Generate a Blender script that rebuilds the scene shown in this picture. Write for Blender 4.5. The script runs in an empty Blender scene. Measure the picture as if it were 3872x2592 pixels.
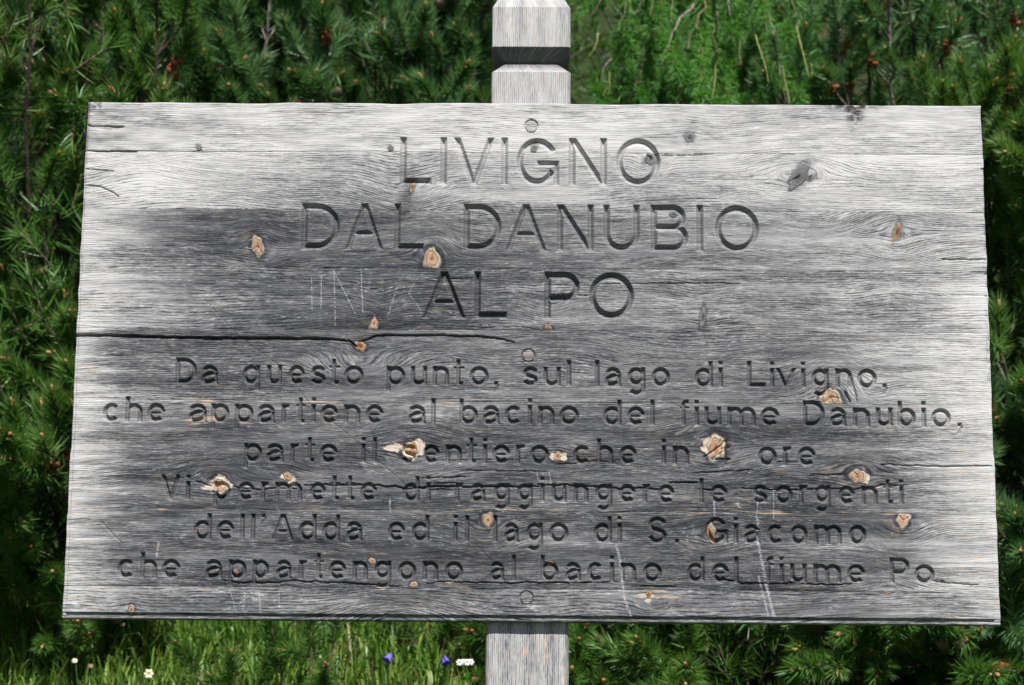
import bpy, math, random
import numpy as np
from mathutils import Vector, Matrix
R_ = math.radians
scene = bpy.context.scene
# ------------------------------------------------------------------ camera, world, sun, exposure
CAM = np.array([0.0011, -2.3554, 0.9475])
PITCH, YAW, ROLL = 0.174480, -0.011434, 0.007804
FPX = 6891.0
_F = np.array([math.sin(YAW)*math.cos(PITCH), math.cos(YAW)*math.cos(PITCH), math.sin(PITCH)])
_R = np.cross(_F, [0, 0, 1]); _R /= np.linalg.norm(_R)
_U = np.cross(_R, _F)
_RR = _R*math.cos(ROLL) + _U*math.sin(ROLL)
_UU = -_R*math.sin(ROLL) + _U*math.cos(ROLL)
cam_d = bpy.data.cameras.new('camera'); cam = bpy.data.objects.new('camera', cam_d)
scene.collection.objects.link(cam); scene.camera = cam
cam.matrix_world = Matrix(((_RR[0], _UU[0], -_F[0], CAM[0]), (_RR[1], _UU[1], -_F[1], CAM[1]), (_RR[2], _UU[2], -_F[2], CAM[2]), (0, 0, 0, 1)))
cam_d.sensor_width = 36.0; cam_d.lens = 36.0*FPX/3872.0
cam_d.clip_start = 0.05; cam_d.clip_end = 2000.0
cam_d.dof.use_dof = True; cam_d.dof.focus_distance = 2.36; cam_d.dof.aperture_fstop = 8.5

SUN_EL, SUN_AZ = R_(52), R_(14)          # azimuth: towards the camera's right of straight behind it
sdir = Vector((math.sin(SUN_AZ)*math.cos(SUN_EL), -math.cos(SUN_AZ)*math.cos(SUN_EL), math.sin(SUN_EL)))
world = bpy.data.worlds.new('World'); scene.world = world; world.use_nodes = True
wn = world.node_tree; wn.nodes.clear()
sky = wn.nodes.new('ShaderNodeTexSky'); sky.sky_type = 'NISHITA'; sky.sun_disc = False
sky.sun_elevation = SUN_EL; sky.sun_rotation = math.atan2(sdir.x, sdir.y); sky.altitude = 1800
bg = wn.nodes.new('ShaderNodeBackground'); bg.inputs['Strength'].default_value = 0.06
wo = wn.nodes.new('ShaderNodeOutputWorld')
wn.links.new(sky.outputs[0], bg.inputs[0]); wn.links.new(bg.outputs[0], wo.inputs[0])
sun_d = bpy.data.lights.new('sun', 'SUN'); sun_d.energy = 5.0; sun_d.angle = R_(0.53); sun_d.color = (1.0, 0.975, 0.94)
sun = bpy.data.objects.new('sun', sun_d); scene.collection.objects.link(sun)
sun.rotation_euler = sdir.to_track_quat('Z', 'Y').to_euler()
vs = scene.view_settings
vs.view_transform = 'Standard'; vs.look = 'None'; vs.exposure = 0.42; vs.gamma = 1.0; vs.use_curve_mapping = False
scene.cycles.max_bounces = 6; scene.cycles.transparent_max_bounces = 4

rng = np.random.default_rng(7); random.seed(7)
COL = scene.collection

def s2w(sx, sy, Y):
    """photograph position -> point of the vertical plane y = Y (a surveying helper: everything is then built there in metres)"""
    sx = np.asarray(sx, float); sy = np.asarray(sy, float)
    d = _F[:, None]*FPX + _RR[:, None]*(sx.ravel()-1936) - _UU[:, None]*(sy.ravel()-1296)
    t = (Y-CAM[1])/d[1]
    p = CAM[:, None] + d*t
    return p[0].reshape(sx.shape), p[2].reshape(sx.shape)

def w2s(x, y, z):
    dx, dy, dz = x-CAM[0], y-CAM[1], z-CAM[2]
    w = dx*_F[0]+dy*_F[1]+dz*_F[2]
    return 1936+FPX*(dx*_RR[0]+dy*_RR[1]+dz*_RR[2])/w, 1296-FPX*(dx*_UU[0]+dy*_UU[1]+dz*_UU[2])/w

def at(sx, sy, Y):
    x, z = s2w(np.array([sx]), np.array([sy]), Y)
    return Vector((float(x[0]), Y, float(z[0])))

# ------------------------------------------------------------------ node helpers
class G:
    def __init__(s, name):
        s.m = bpy.data.materials.new(name); s.m.use_nodes = True
        s.t = s.m.node_tree; s.t.nodes.clear()
    def n(s, ty, **kw):
        o = s.t.nodes.new(ty)
        for k, v in kw.items(): setattr(o, k, v)
        return o
    def put(s, sock, v):
        if isinstance(v, bpy.types.NodeSocket): s.t.links.new(v, sock)
        elif v is not None: sock.default_value = v
    def math(s, op, a, b=None, c=None, clamp=False):
        o = s.n('ShaderNodeMath', operation=op); o.use_clamp = clamp
        s.put(o.inputs[0], a)
        if b is not None: s.put(o.inputs[1], b)
        if c is not None: s.put(o.inputs[2], c)
        return o.outputs[0]
    def vec(s, x, y, z):
        o = s.n('ShaderNodeCombineXYZ')
        for i, v in enumerate((x, y, z)): s.put(o.inputs[i], v)
        return o.outputs[0]
    def noise(s, v, scale=1.0, detail=2.0, rough=0.5):
        o = s.n('ShaderNodeTexNoise'); s.put(o.inputs['Vector'], v)
        o.inputs['Scale'].default_value = scale; o.inputs['Detail'].default_value = detail; o.inputs['Roughness'].default_value = rough
        return o.outputs[0]
    def attr(s, name):
        o = s.n('ShaderNodeAttribute', attribute_name=name); return o.outputs['Fac']
    def ramp(s, f, stops, interp='LINEAR'):
        o = s.n('ShaderNodeValToRGB'); cr = o.color_ramp; cr.interpolation = interp
        while len(cr.elements) < len(stops): cr.elements.new(0.5)
        for e, (p, c) in zip(cr.elements, stops):
            e.position = p; e.color = (*c, 1) if len(c) == 3 else c
        s.put(o.inputs[0], f); return o.outputs[0]
    def mix(s, f, a, b, mode='MIX'):
        o = s.n('ShaderNodeMix', data_type='RGBA', blend_type=mode)
        s.put(o.inputs[0], f)
        for i, v in ((6, a), (7, b)):
            if isinstance(v, tuple) and len(v) == 3: v = (*v, 1)
            s.put(o.inputs[i], v)
        return o.outputs[2]
    def sstep(s, x, a, b):
        o = s.n('ShaderNodeMapRange', interpolation_type='SMOOTHSTEP'); s.put(o.inputs[0], x)
        o.inputs[1].default_value = a; o.inputs[2].default_value = b
        return o.outputs[0]
    def bsdf(s, col, rough=0.8, spec=0.3, normal=None, **kw):
        o = s.n('ShaderNodeBsdfPrincipled'); s.put(o.inputs['Base Color'], (*col, 1) if isinstance(col, tuple) and len(col) == 3 else col)
        s.put(o.inputs['Roughness'], rough); o.inputs['Specular IOR Level'].default_value = spec
        if normal is not None: s.put(o.inputs['Normal'], normal)
        for k, v in kw.items(): s.put(o.inputs[k], v)
        return o.outputs[0]
    def bump(s, h, dist, strength=1.0):
        o = s.n('ShaderNodeBump'); o.inputs['Distance'].default_value = dist; o.inputs['Strength'].default_value = strength
        s.put(o.inputs['Height'], h); return o.outputs[0]
    def out(s, sh):
        o = s.n('ShaderNodeOutputMaterial'); s.put(o.inputs[0], sh); return s.m

def mat_simple(name, c1, c2, scale=60, rough=0.7, bump=0.0):
    g = G(name); tc = g.n('ShaderNodeTexCoord').outputs['Object']
    f = g.noise(tc, scale, 4, 0.6)
    col = g.mix(g.sstep(f, 0.35, 0.65), c1, c2)
    return g.out(g.bsdf(col, rough, 0.3, g.bump(f, bump) if bump else None))

def mat_wood():
    g = G('weathered_wood')
    ga, gv, tone, fresh, kr, scr = (g.attr(k) for k in ('ga', 'gv', 'tone', 'fresh', 'kr', 'scr'))
    seed = g.attr('seed')
    D = lambda v, s: g.math('DIVIDE', v, s)
    n1 = g.noise(g.vec(D(ga, 13.0), D(gv, 0.95), seed), 1, 3, 0.62)
    n2 = g.noise(g.vec(D(ga, 7.5), D(gv, 1.5), g.math('ADD', seed, 31.0)), 1, 2, 0.6)
    n3 = g.noise(g.vec(D(ga, 42.0), D(gv, 5.0), g.math('ADD', seed, 17.0)), 1, 3, 0.6)
    nw = g.noise(g.vec(D(ga, 200.0), D(gv, 13.0), g.math('ADD', seed, 3.0)), 1, 2, 0.5)
    na = g.noise(g.vec(D(ga, 26.0), D(gv, 2.6), g.math('ADD', seed, 57.0)), 1, 2, 0.5)
    ph = g.math('ADD', D(gv, 2.75), g.math('MULTIPLY', nw, 1.3))
    sn = g.math('SINE', g.math('MULTIPLY', ph, 6.28318))
    ring = g.sstep(sn, 0.30, 0.95)                                  # 1 on the thin dark lines
    ring = g.math('MULTIPLY', ring, g.sstep(na, 0.36, 0.62))
    f = g.math('MULTIPLY_ADD', g.math('SUBTRACT', n1, 0.5), 0.84, 0.0)
    f = g.math('MULTIPLY_ADD', g.math('SUBTRACT', n3, 0.5), 0.55, f)
    f = g.math('MULTIPLY_ADD', g.math('SUBTRACT', n2, 0.5), 0.55, f)
    f = g.math('MULTIPLY_ADD', ring, -0.36, f)
    n5 = g.noise(g.vec(D(ga, 1.9), D(gv, 0.9), g.math('ADD', seed, 71.0)), 1, 2, 0.6)
    f = g.math('MULTIPLY_ADD', g.math('SUBTRACT', n5, 0.5), 0.38, f)
    f = g.math('MULTIPLY_ADD', f, g.math('SUBTRACT', 1.0, g.attr('soft')), g.math('ADD', tone, 0.05))
    col = g.ramp(f, [(0.0, (0.022, 0.023, 0.028)), (0.22, (0.070, 0.071, 0.077)), (0.45, (0.185, 0.184, 0.190)), (0.68, (0.395, 0.385, 0.382)), (1.0, (0.60, 0.585, 0.57))])
    fl = g.math('MULTIPLY', g.sstep(n2, 0.60, 0.74), g.sstep(n3, 0.42, 0.62))
    col = g.mix(g.math('MULTIPLY', fl, 0.55), col, (0.56, 0.56, 0.57))
    warm = g.noise(g.vec(D(ga, 45.0), D(gv, 5.0), g.math('ADD', seed, 91.0)), 1, 2, 0.5)
    wm = g.math('MULTIPLY', g.sstep(warm, 0.56, 0.74), g.math('ADD', g.attr('warm'), 0.12))
    col = g.mix(wm, col, (0.60, 0.45, 0.31))
    col = g.mix(scr, col, (0.62, 0.62, 0.64))
    # bare knot wood
    kn = g.noise(g.vec(D(ga, 5.0), D(gv, 5.0), seed), 1, 3, 0.6)
    kf = g.math('ADD', kr, g.math('MULTIPLY', g.math('SUBTRACT', kn, 0.5), 0.55))
    kc = g.ramp(kf, [(0.0, (0.12, 0.04, 0.018)), (0.16, (0.26, 0.12, 0.055)), (0.32, (0.40, 0.24, 0.14)), (0.5, (0.50, 0.35, 0.23)), (0.62, (0.22, 0.13, 0.075)), (0.7, (0.52, 0.41, 0.30)), (1.0, (0.56, 0.49, 0.40))])
    fr = g.math('MULTIPLY', fresh, g.sstep(g.math('ADD', n1, g.math('MULTIPLY', n5, 0.5)), 0.50, 0.66))
    fr = g.math('MULTIPLY', g.math('MAXIMUM', fr, g.math('MULTIPLY', fresh, 0.62)), 1.0)
    col = g.mix(fr, col, kc)
    h = g.math('MULTIPLY_ADD', ring, -0.7, g.math('MULTIPLY', n1, 1.1))
    nb = g.bump(g.math('MULTIPLY', h, g.math('SUBTRACT', 1.0, g.attr('soft'))), 0.0008, 1.0)
    return g.out(g.bsdf(col, 0.78, 0.22, nb))
WOOD = mat_wood()
BARK = mat_simple('twig_bark', (0.07, 0.045, 0.03), (0.20, 0.15, 0.115), 90, 0.85)

# ------------------------------------------------------------------ object helpers
def tag(o, label=None, cat=None, group=None, kind=None):
    for k, v in (('label', label), ('category', cat), ('group', group), ('kind', kind)):
        if v: o[k] = v
    return o
def empty(name, loc=(0, 0, 0)):
    o = bpy.data.objects.new(name, None); o.location = loc; o.empty_display_size = 0.1; COL.objects.link(o); return o
def link(name, me, parent=None, loc=None):
    o = bpy.data.objects.new(name, me); COL.objects.link(o)
    if parent is not None: o.parent = parent
    if loc is not None: o.location = loc
    return o
def mesh_np(name, V, F, mats, fm=None, smooth=True, attrs=None, tris=None):
    """V (n,3); F (m,4) quads, tris (k,3)"""
    me = bpy.data.meshes.new(name)
    V = np.asarray(V, np.float32)
    F = np.zeros((0, 4), np.int32) if F is None or len(F) == 0 else np.asarray(F, np.int32)
    T = np.zeros((0, 3), np.int32) if tris is None or len(tris) == 0 else np.asarray(tris, np.int32)
    me.vertices.add(len(V)); me.vertices.foreach_set('co', V.ravel())
    nl = F.size+T.size; me.loops.add(nl)
    me.loops.foreach_set('vertex_index', np.concatenate([F.ravel(), T.ravel()]))
    me.polygons.add(len(F)+len(T))
    st = np.concatenate([np.arange(len(F))*4, F.size+np.arange(len(T))*3]).astype(np.int32)
    me.polygons.foreach_set('loop_start', st)
    for m in mats: me.materials.append(m)
    if fm is not None: me.polygons.foreach_set('material_index', np.asarray(fm, np.int32))
    sm = np.ones(len(F)+len(T), bool) if smooth is True else (np.zeros(len(F)+len(T), bool) if smooth is False else smooth)
    me.polygons.foreach_set('use_smooth', sm)
    for k, a in (attrs or {}).items():
        at_ = me.attributes.new(k, 'FLOAT', 'POINT'); at_.data.foreach_set('value', np.asarray(a, np.float32))
    me.update(); me.validate()
    return me

class MB:
    """collects pieces with a material index each"""
    def __init__(s): s.V = []; s.Q = []; s.T = []; s.qm = []; s.tm = []; s.n = 0
    def add(s, V, Q=(), T=(), m=0):
        V = np.asarray(V, float).reshape(-1, 3)
        s.V.append(V)
        if len(Q): s.Q.append(np.asarray(Q)+s.n); s.qm += [m]*len(Q)
        if len(T): s.T.append(np.asarray(T)+s.n); s.tm += [m]*len(T)
        s.n += len(V)
    def tube(s, pts, rad, m=0, k=5):
        pts = np.asarray(pts, float); n = len(pts)
        rad = np.broadcast_to(np.asarray(rad, float), (n,))
        tg = np.gradient(pts, axis=0); tg /= np.linalg.norm(tg, axis=1, keepdims=True)+1e-12
        ref = np.array([0.31, 0.87, 0.38])
        a = np.cross(tg, ref); a /= np.linalg.norm(a, axis=1, keepdims=True)+1e-12
        b = np.cross(tg, a)
        th = np.arange(k)/k*2*np.pi
        V = pts[:, None]+rad[:, None, None]*(a[:, None]*np.cos(th)[None, :, None]+b[:, None]*np.sin(th)[None, :, None])
        V = V.reshape(-1, 3)
        Q = [(i*k+j, i*k+(j+1) % k, (i+1)*k+(j+1) % k, (i+1)*k+j) for i in range(n-1) for j in range(k)]
        V = np.vstack([V, pts[-1:]+tg[-1:]*rad[-1]])
        T = [((n-1)*k+j, (n-1)*k+(j+1) % k, n*k) for j in range(k)]
        s.add(V, Q, T, m)
    def ball(s, c, r, ax=(0, 0, 1), stretch=1.0, m=0, rings=3, k=6):
        ax = np.asarray(ax, float); ax /= np.linalg.norm(ax)
        a = np.cross(ax, [0.3, 0.9, 0.2]); a /= np.linalg.norm(a); b = np.cross(ax, a)
        V = [np.asarray(c)-ax*r*stretch]
        for i in range(1, rings+1):
            ph = math.pi*i/(rings+1)
            for j in range(k):
                t = 2*math.pi*j/k
                V.append(np.asarray(c)-ax*r*stretch*math.cos(ph)+(a*math.cos(t)+b*math.sin(t))*r*math.sin(ph))
        V.append(np.asarray(c)+ax*r*stretch)
        Q = [(1+i*k+j, 1+i*k+(j+1) % k, 1+(i+1)*k+(j+1) % k, 1+(i+1)*k+j) for i in range(rings-1) for j in range(k)]
        e = len(V)-1
        T = [(0, 1+(j+1) % k, 1+j) for j in range(k)]+[(e, 1+(rings-1)*k+j, 1+(rings-1)*k+(j+1) % k) for j in range(k)]
        s.add(V, Q, T, m)
    def blades(s, P0, P1, P2, w, side, m=0):
        """many tapered blades at once: base, middle, tip"""
        n = len(P0); w = np.broadcast_to(np.asarray(w, float), (n,))[:, None]
        V = np.stack([P0-side*w*.5, P0+side*w*.5, P1-side*w*.5, P1+side*w*.5, P2], 1).reshape(-1, 3)
        i = np.arange(n)*5
        Q = np.stack([i, i+1, i+3, i+2], 1); T = np.stack([i+2, i+3, i+4], 1)
        s.V.append(V); s.Q.append(Q+s.n); s.T.append(T+s.n); s.qm += [m]*n; s.tm += [m]*n; s.n += len(V)
    def mesh(s, name, mats, smooth=True, attrs=None):
        Q = np.vstack(s.Q) if s.Q else None; T = np.vstack(s.T) if s.T else None
        return mesh_np(name, np.vstack(s.V), Q, mats, s.qm+s.tm, smooth, attrs, T)

def vnoise(x, y, seed):
    r = np.random.default_rng(seed); L = r.random((257, 257))
    xi = np.floor(x).astype(int); yi = np.floor(y).astype(int)
    fx = x-xi; fy = y-yi; fx = fx*fx*(3-2*fx); fy = fy*fy*(3-2*fy)
    a = L[xi % 257, yi % 257]; b = L[(xi+1) % 257, yi % 257]; c = L[xi % 257, (yi+1) % 257]; d = L[(xi+1) % 257, (yi+1) % 257]
    return (a*(1-fx)+b*fx)*(1-fy)+(c*(1-fx)+d*fx)*fy
def fbm(x, y, seed, o=4):
    s = 0; a = 0.5; t = 0
    for i in range(o):
        s = s+a*vnoise(x*2**i, y*2**i, seed+i); t += a; a *= 0.5
    return s/t

# ------------------------------------------------------------------ ground
def zg(x, y):
    x = np.asarray(x, float); y = np.asarray(y, float)
    ys = [-60, -8, -2.4, -0.6, 0.2, 0.6, 1.0, 1.3, 1.8, 3.0, 6.0, 40, 120, 400]
    zs = [-6, -1.9, -0.62, -0.12, 0.05, 0.34, 0.80, 1.02, 1.18, 1.75, 3.4, 24, 60, 120]
    z = np.interp(y, ys, zs)
    return z+0.05*(vnoise(x*1.1+50, y*1.1+50, 5)-0.5)+0.03*(vnoise(x*3.3+50, y*3.3+50, 6)-0.5)
def make_ground():
    xs = np.unique(np.concatenate([np.linspace(-300, -6, 30), np.linspace(-6, 6, 121), np.linspace(6, 300, 30)]))
    ys = np.unique(np.concatenate([np.linspace(-60, -4, 15), np.linspace(-4, 5, 121), np.linspace(5, 40, 40), np.linspace(40, 400, 30)]))
    X, Y = np.meshgrid(xs, ys); Z = zg(X, Y)
    V = np.stack([X, Y, Z], -1).reshape(-1, 3); n = len(xs); m = len(ys)
    I = np.arange(n*m).reshape(m, n)
    F = np.stack([I[:-1, :-1], I[:-1, 1:], I[1:, 1:], I[1:, :-1]], -1).reshape(-1, 4)
    g = G('ground_soil'); tc = g.n('ShaderNodeTexCoord').outputs['Object']
    f = g.noise(tc, 9, 6, 0.65); f2 = g.noise(tc, 1.3, 3, 0.5)
    col = g.ramp(f, [(0.3, (0.012, 0.016, 0.006)), (0.5, (0.028, 0.045, 0.014)), (0.7, (0.06, 0.075, 0.028))])
    col = g.mix(g.sstep(f2, 0.5, 0.7), col, (0.05, 0.04, 0.022))
    M = g.out(g.bsdf(col, 0.95, 0.1, g.bump(f, 0.03)))
    tag(link('ground', mesh_np('ground', V, F, [M])), kind='structure')
make_ground()

# ------------------------------------------------------------------ the lettering
HW_BIG, HW_SMALL = 14.4, 10.0         # half stroke widths, in photograph pixels (0.35 mm each)
def arc(cx, cy, rx, ry, a0, a1, n=None):
    n = n or max(6, int(abs(a1-a0)/9))
    t = np.radians(np.linspace(a0, a1, n)); return [(cx+rx*math.cos(a), cy+ry*math.sin(a)) for a in t]
def spline(P, n=7):
    P = [np.array(p, float) for p in P]; P = [2*P[0]-P[1]]+P+[2*P[-1]-P[-2]]; out = []
    for i in range(1, len(P)-2):
        for j in range(n):
            t = j/n
            out.append(0.5*((2*P[i])+(-P[i-1]+P[i+1])*t+(2*P[i-1]-5*P[i]+4*P[i+1]-P[i+2])*t*t+(-P[i-1]+3*P[i]-3*P[i+1]+P[i+2])*t**3))
    out.append(P[-2]); return [tuple(p) for p in out]
def glyph(ch, x0, x1, hw, cap, xh, de):
    """strokes in pixels, y up from the baseline. ('p',pts,closed,hw) poly-line with square ends; ('s',p,q,lo,hi,hw) slanted bar cut level"""
    L, Rr, T, B = x0+hw, x1-hw, cap-hw, hw
    X = xh-hw; w = Rr-L; cx = (L+Rr)/2; S = []
    P = lambda pts, closed=False, h=hw: S.append(('p', pts, closed, h))
    V = lambda x, lo, hi, h=hw: S.append(('p', [(x, lo), (x, hi)], False, h))
    H = lambda y, a, b, h=hw: S.append(('p', [(a, y), (b, y)], False, h))
    bowl = lambda lo=B, hi=X, l=L, r=Rr: P(arc((l+r)/2, (lo+hi)/2, (r-l)/2, (hi-lo)/2, 90, 450, 40)[:-1], True)
    if ch in 'OQ': P(arc(cx, cap/2, w/2, cap/2-hw, 90, 450, 56)[:-1], True)
    elif ch == 'I' or ch == 'l': V(cx, 0, cap)
    elif ch == 'L': V(L, 0, cap); H(B, x0, x1)
    elif ch == 'V':
        S.append(('s', (L, cap), (cx, 0), 0, cap, hw*.92)); S.append(('s', (Rr, cap), (cx, 0), 0, cap, hw*.92))
    elif ch == 'A':
        S.append(('s', (L, 0), (cx, cap), 0, cap, hw*.92)); S.append(('s', (Rr, 0), (cx, cap), 0, cap, hw*.92))
        H(cap*.36, L+w*.17, Rr-w*.17, hw*.72)
    elif ch == 'N':
        V(L, 0, cap); V(Rr, 0, cap); S.append(('s', (L, cap), (Rr, 0), 0, cap, hw*.92))
    elif ch == 'U': P([(L, cap)]+[(L, B+w/2)]+arc(cx, B+w/2, w/2, w/2, 180, 360)+[(Rr, cap)])
    elif ch == 'D':
        r = min(w*.62, cap/2-hw); V(L, 0, cap)
        P([(x0, T), (Rr-r, T)]+arc(Rr-r, cap/2, r, cap/2-hw, 90, -90)+[(Rr-r, B), (x0, B)])
    elif ch == 'P':
        m = cap*.44; r = (T-m)/2; V(L, 0, cap); P([(x0, T), (Rr-r, T)]+arc(Rr-r, (T+m)/2, r, r, 90, -90)+[(Rr-r, m), (L, m)])
    elif ch == 'B':
        m = cap*.52; r = (T-m)/2; r2 = (m-B)/2; V(L, 0, cap)
        P([(x0, T), (Rr-r-w*.07, T)]+arc(Rr-r-w*.07, (T+m)/2, r, r, 90, -90)+[(Rr-r, m), (L, m)])
        P([(L, m), (Rr-r2, m)]+arc(Rr-r2, (B+m)/2, r2, r2, 90, -90)+[(Rr-r2, B), (x0, B)])
    elif ch == 'G':
        P(arc(cx-w*.02, cap/2, w/2*.98, cap/2-hw, 28, 335)); H(cap*.46, cx-w*.03, x1, hw*.85); V(Rr+hw*.1, 0, cap*.46+hw*.8, hw*.9)
    elif ch in 'Ss':
        hh = cap if ch == 'S' else xh
        q = [(.97, .76), (.83, .94), (.5, 1), (.18, .94), (.04, .76), (.16, .59), (.5, .50), (.84, .41), (.98, .24), (.83, .05), (.5, 0), (.17, .05), (0, .24)]
        P(spline([(L+a*w, B+b*(hh-2*hw)) for a, b in q], 4))
    elif ch == 'o': bowl()
    elif ch == 'c': P(arc(cx, xh/2, w/2, xh/2-hw, 38, 322))
    elif ch == 'e': P(arc(cx, xh/2, w/2, xh/2-hw, -3, 318)); H(xh*.49, L, Rr+hw*.4, hw*.62)
    elif ch == 'a':
        V(Rr-1, 0, X-w*.3)
        P([(L+w*.03, xh*.72)]+arc(cx-w*.02, X-(X*.27), w*.46, X*.27, 165, 20)+[(Rr-1, X-w*.42)])
        P(spline([(Rr-1, xh*.60), (cx, xh*.55), (L+w*.12, xh*.46), (L, xh*.30), (L+w*.10, B+1), (L+w*.42, B), (L+w*.80, B+xh*.07), (Rr-1, xh*.32)], 4))
        P([(Rr-1, hw*1.6), (Rr+hw*.9, 1)], False, hw*.5)
    elif ch in 'dbpq' or ch == 'g':
        left = ch in 'bp'; sx = L if left else Rr
        V(sx, {'d': 0, 'b': 0, 'p': -de, 'q': -de, 'g': -de*.15}[ch], cap if ch in 'db' else xh)
        if ch == 'g': 
            bowl(B+xh*.07, X)
            P([(Rr, xh*.3), (Rr, -de*.1)]+arc(cx, -de*.1, w/2, de*1.1-hw*.55, 0, -150))
        else: bowl()
    elif ch in 'nh':
        V(L, 0, xh if ch == 'n' else cap)
        r = w/2; P([(L+1, X-r*.95)]+arc(cx, X-r*.9, r, r*.9, 165, 0)+[(Rr, 0)])
    elif ch == 'm':
        V(L, 0, xh)
        for k in (0, 1):
            l = L+k*w/2; r = w/4; P([(l+1, X-r*1.1)]+arc(l+r, X-r, r, r, 160, 0)+[(l+w/2, 0)])
    elif ch == 'u': V(Rr, 0, xh); r = w/2; P([(L, xh), (L, B+r*.9)]+arc(cx, B+r*.9, r, r*.9, 180, 345))
    elif ch == 'r': V(L, 0, xh); P([(L, X-w*.75)]+arc(L+w*.95, X-w*.62, w*.95, w*.72, 165, 75), False, hw*.85)
    elif ch in 't':
        sx = L+w*.38; P([(sx, cap*1.0), (sx, B+w*.42)]+arc(sx+w*.42, B+w*.42, w*.42, w*.42, 180, 270)+[(Rr+hw*.6, B)], False, hw*.92)
        H(xh-hw*.55, x0, x1, hw*.52)
    elif ch == 'f':
        sx = L+w*.28; P([(sx, 0), (sx, T-w*.55)]+arc(sx+w*.6, T-w*.55, w*.6, w*.6, 180, 90)+[(Rr+hw*.8, T)], False, hw*.92); H(xh-hw*.55, x0, x1, hw*.5)
    elif ch == 'i': V(cx, 0, xh); V(cx, cap-hw*1.75, cap)
    elif ch == 'v':
        S.append(('s', (L, xh), (cx, 0), 0, xh, hw*.9)); S.append(('s', (Rr, xh), (cx, 0), 0, xh, hw*.9))
    elif ch == '4':
        S.append(('s', (Rr-w*.25, cap), (L, cap*.22), cap*.14, cap, hw*.55)); H(cap*.24, x0, x1, hw*.6); V(Rr-w*.22, 0, cap, hw*.6)
    elif ch == '.': V(cx, 0, hw*1.8, hw*.95)
    elif ch == ',': V(cx, 0, hw*1.8, hw*.95); S.append(('s', (cx+hw*.9, hw), (cx-hw*.5, -hw*2.4), -hw*2.6, hw*.6, hw*.62))
    elif ch == "'": V(cx, cap-hw*1.8, cap, hw*.95); S.append(('s', (cx+hw*.9, cap-hw), (cx-hw*.6, cap-hw*4.2), cap-hw*4.2, cap-hw*1.2, hw*.6))
    return S

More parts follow.
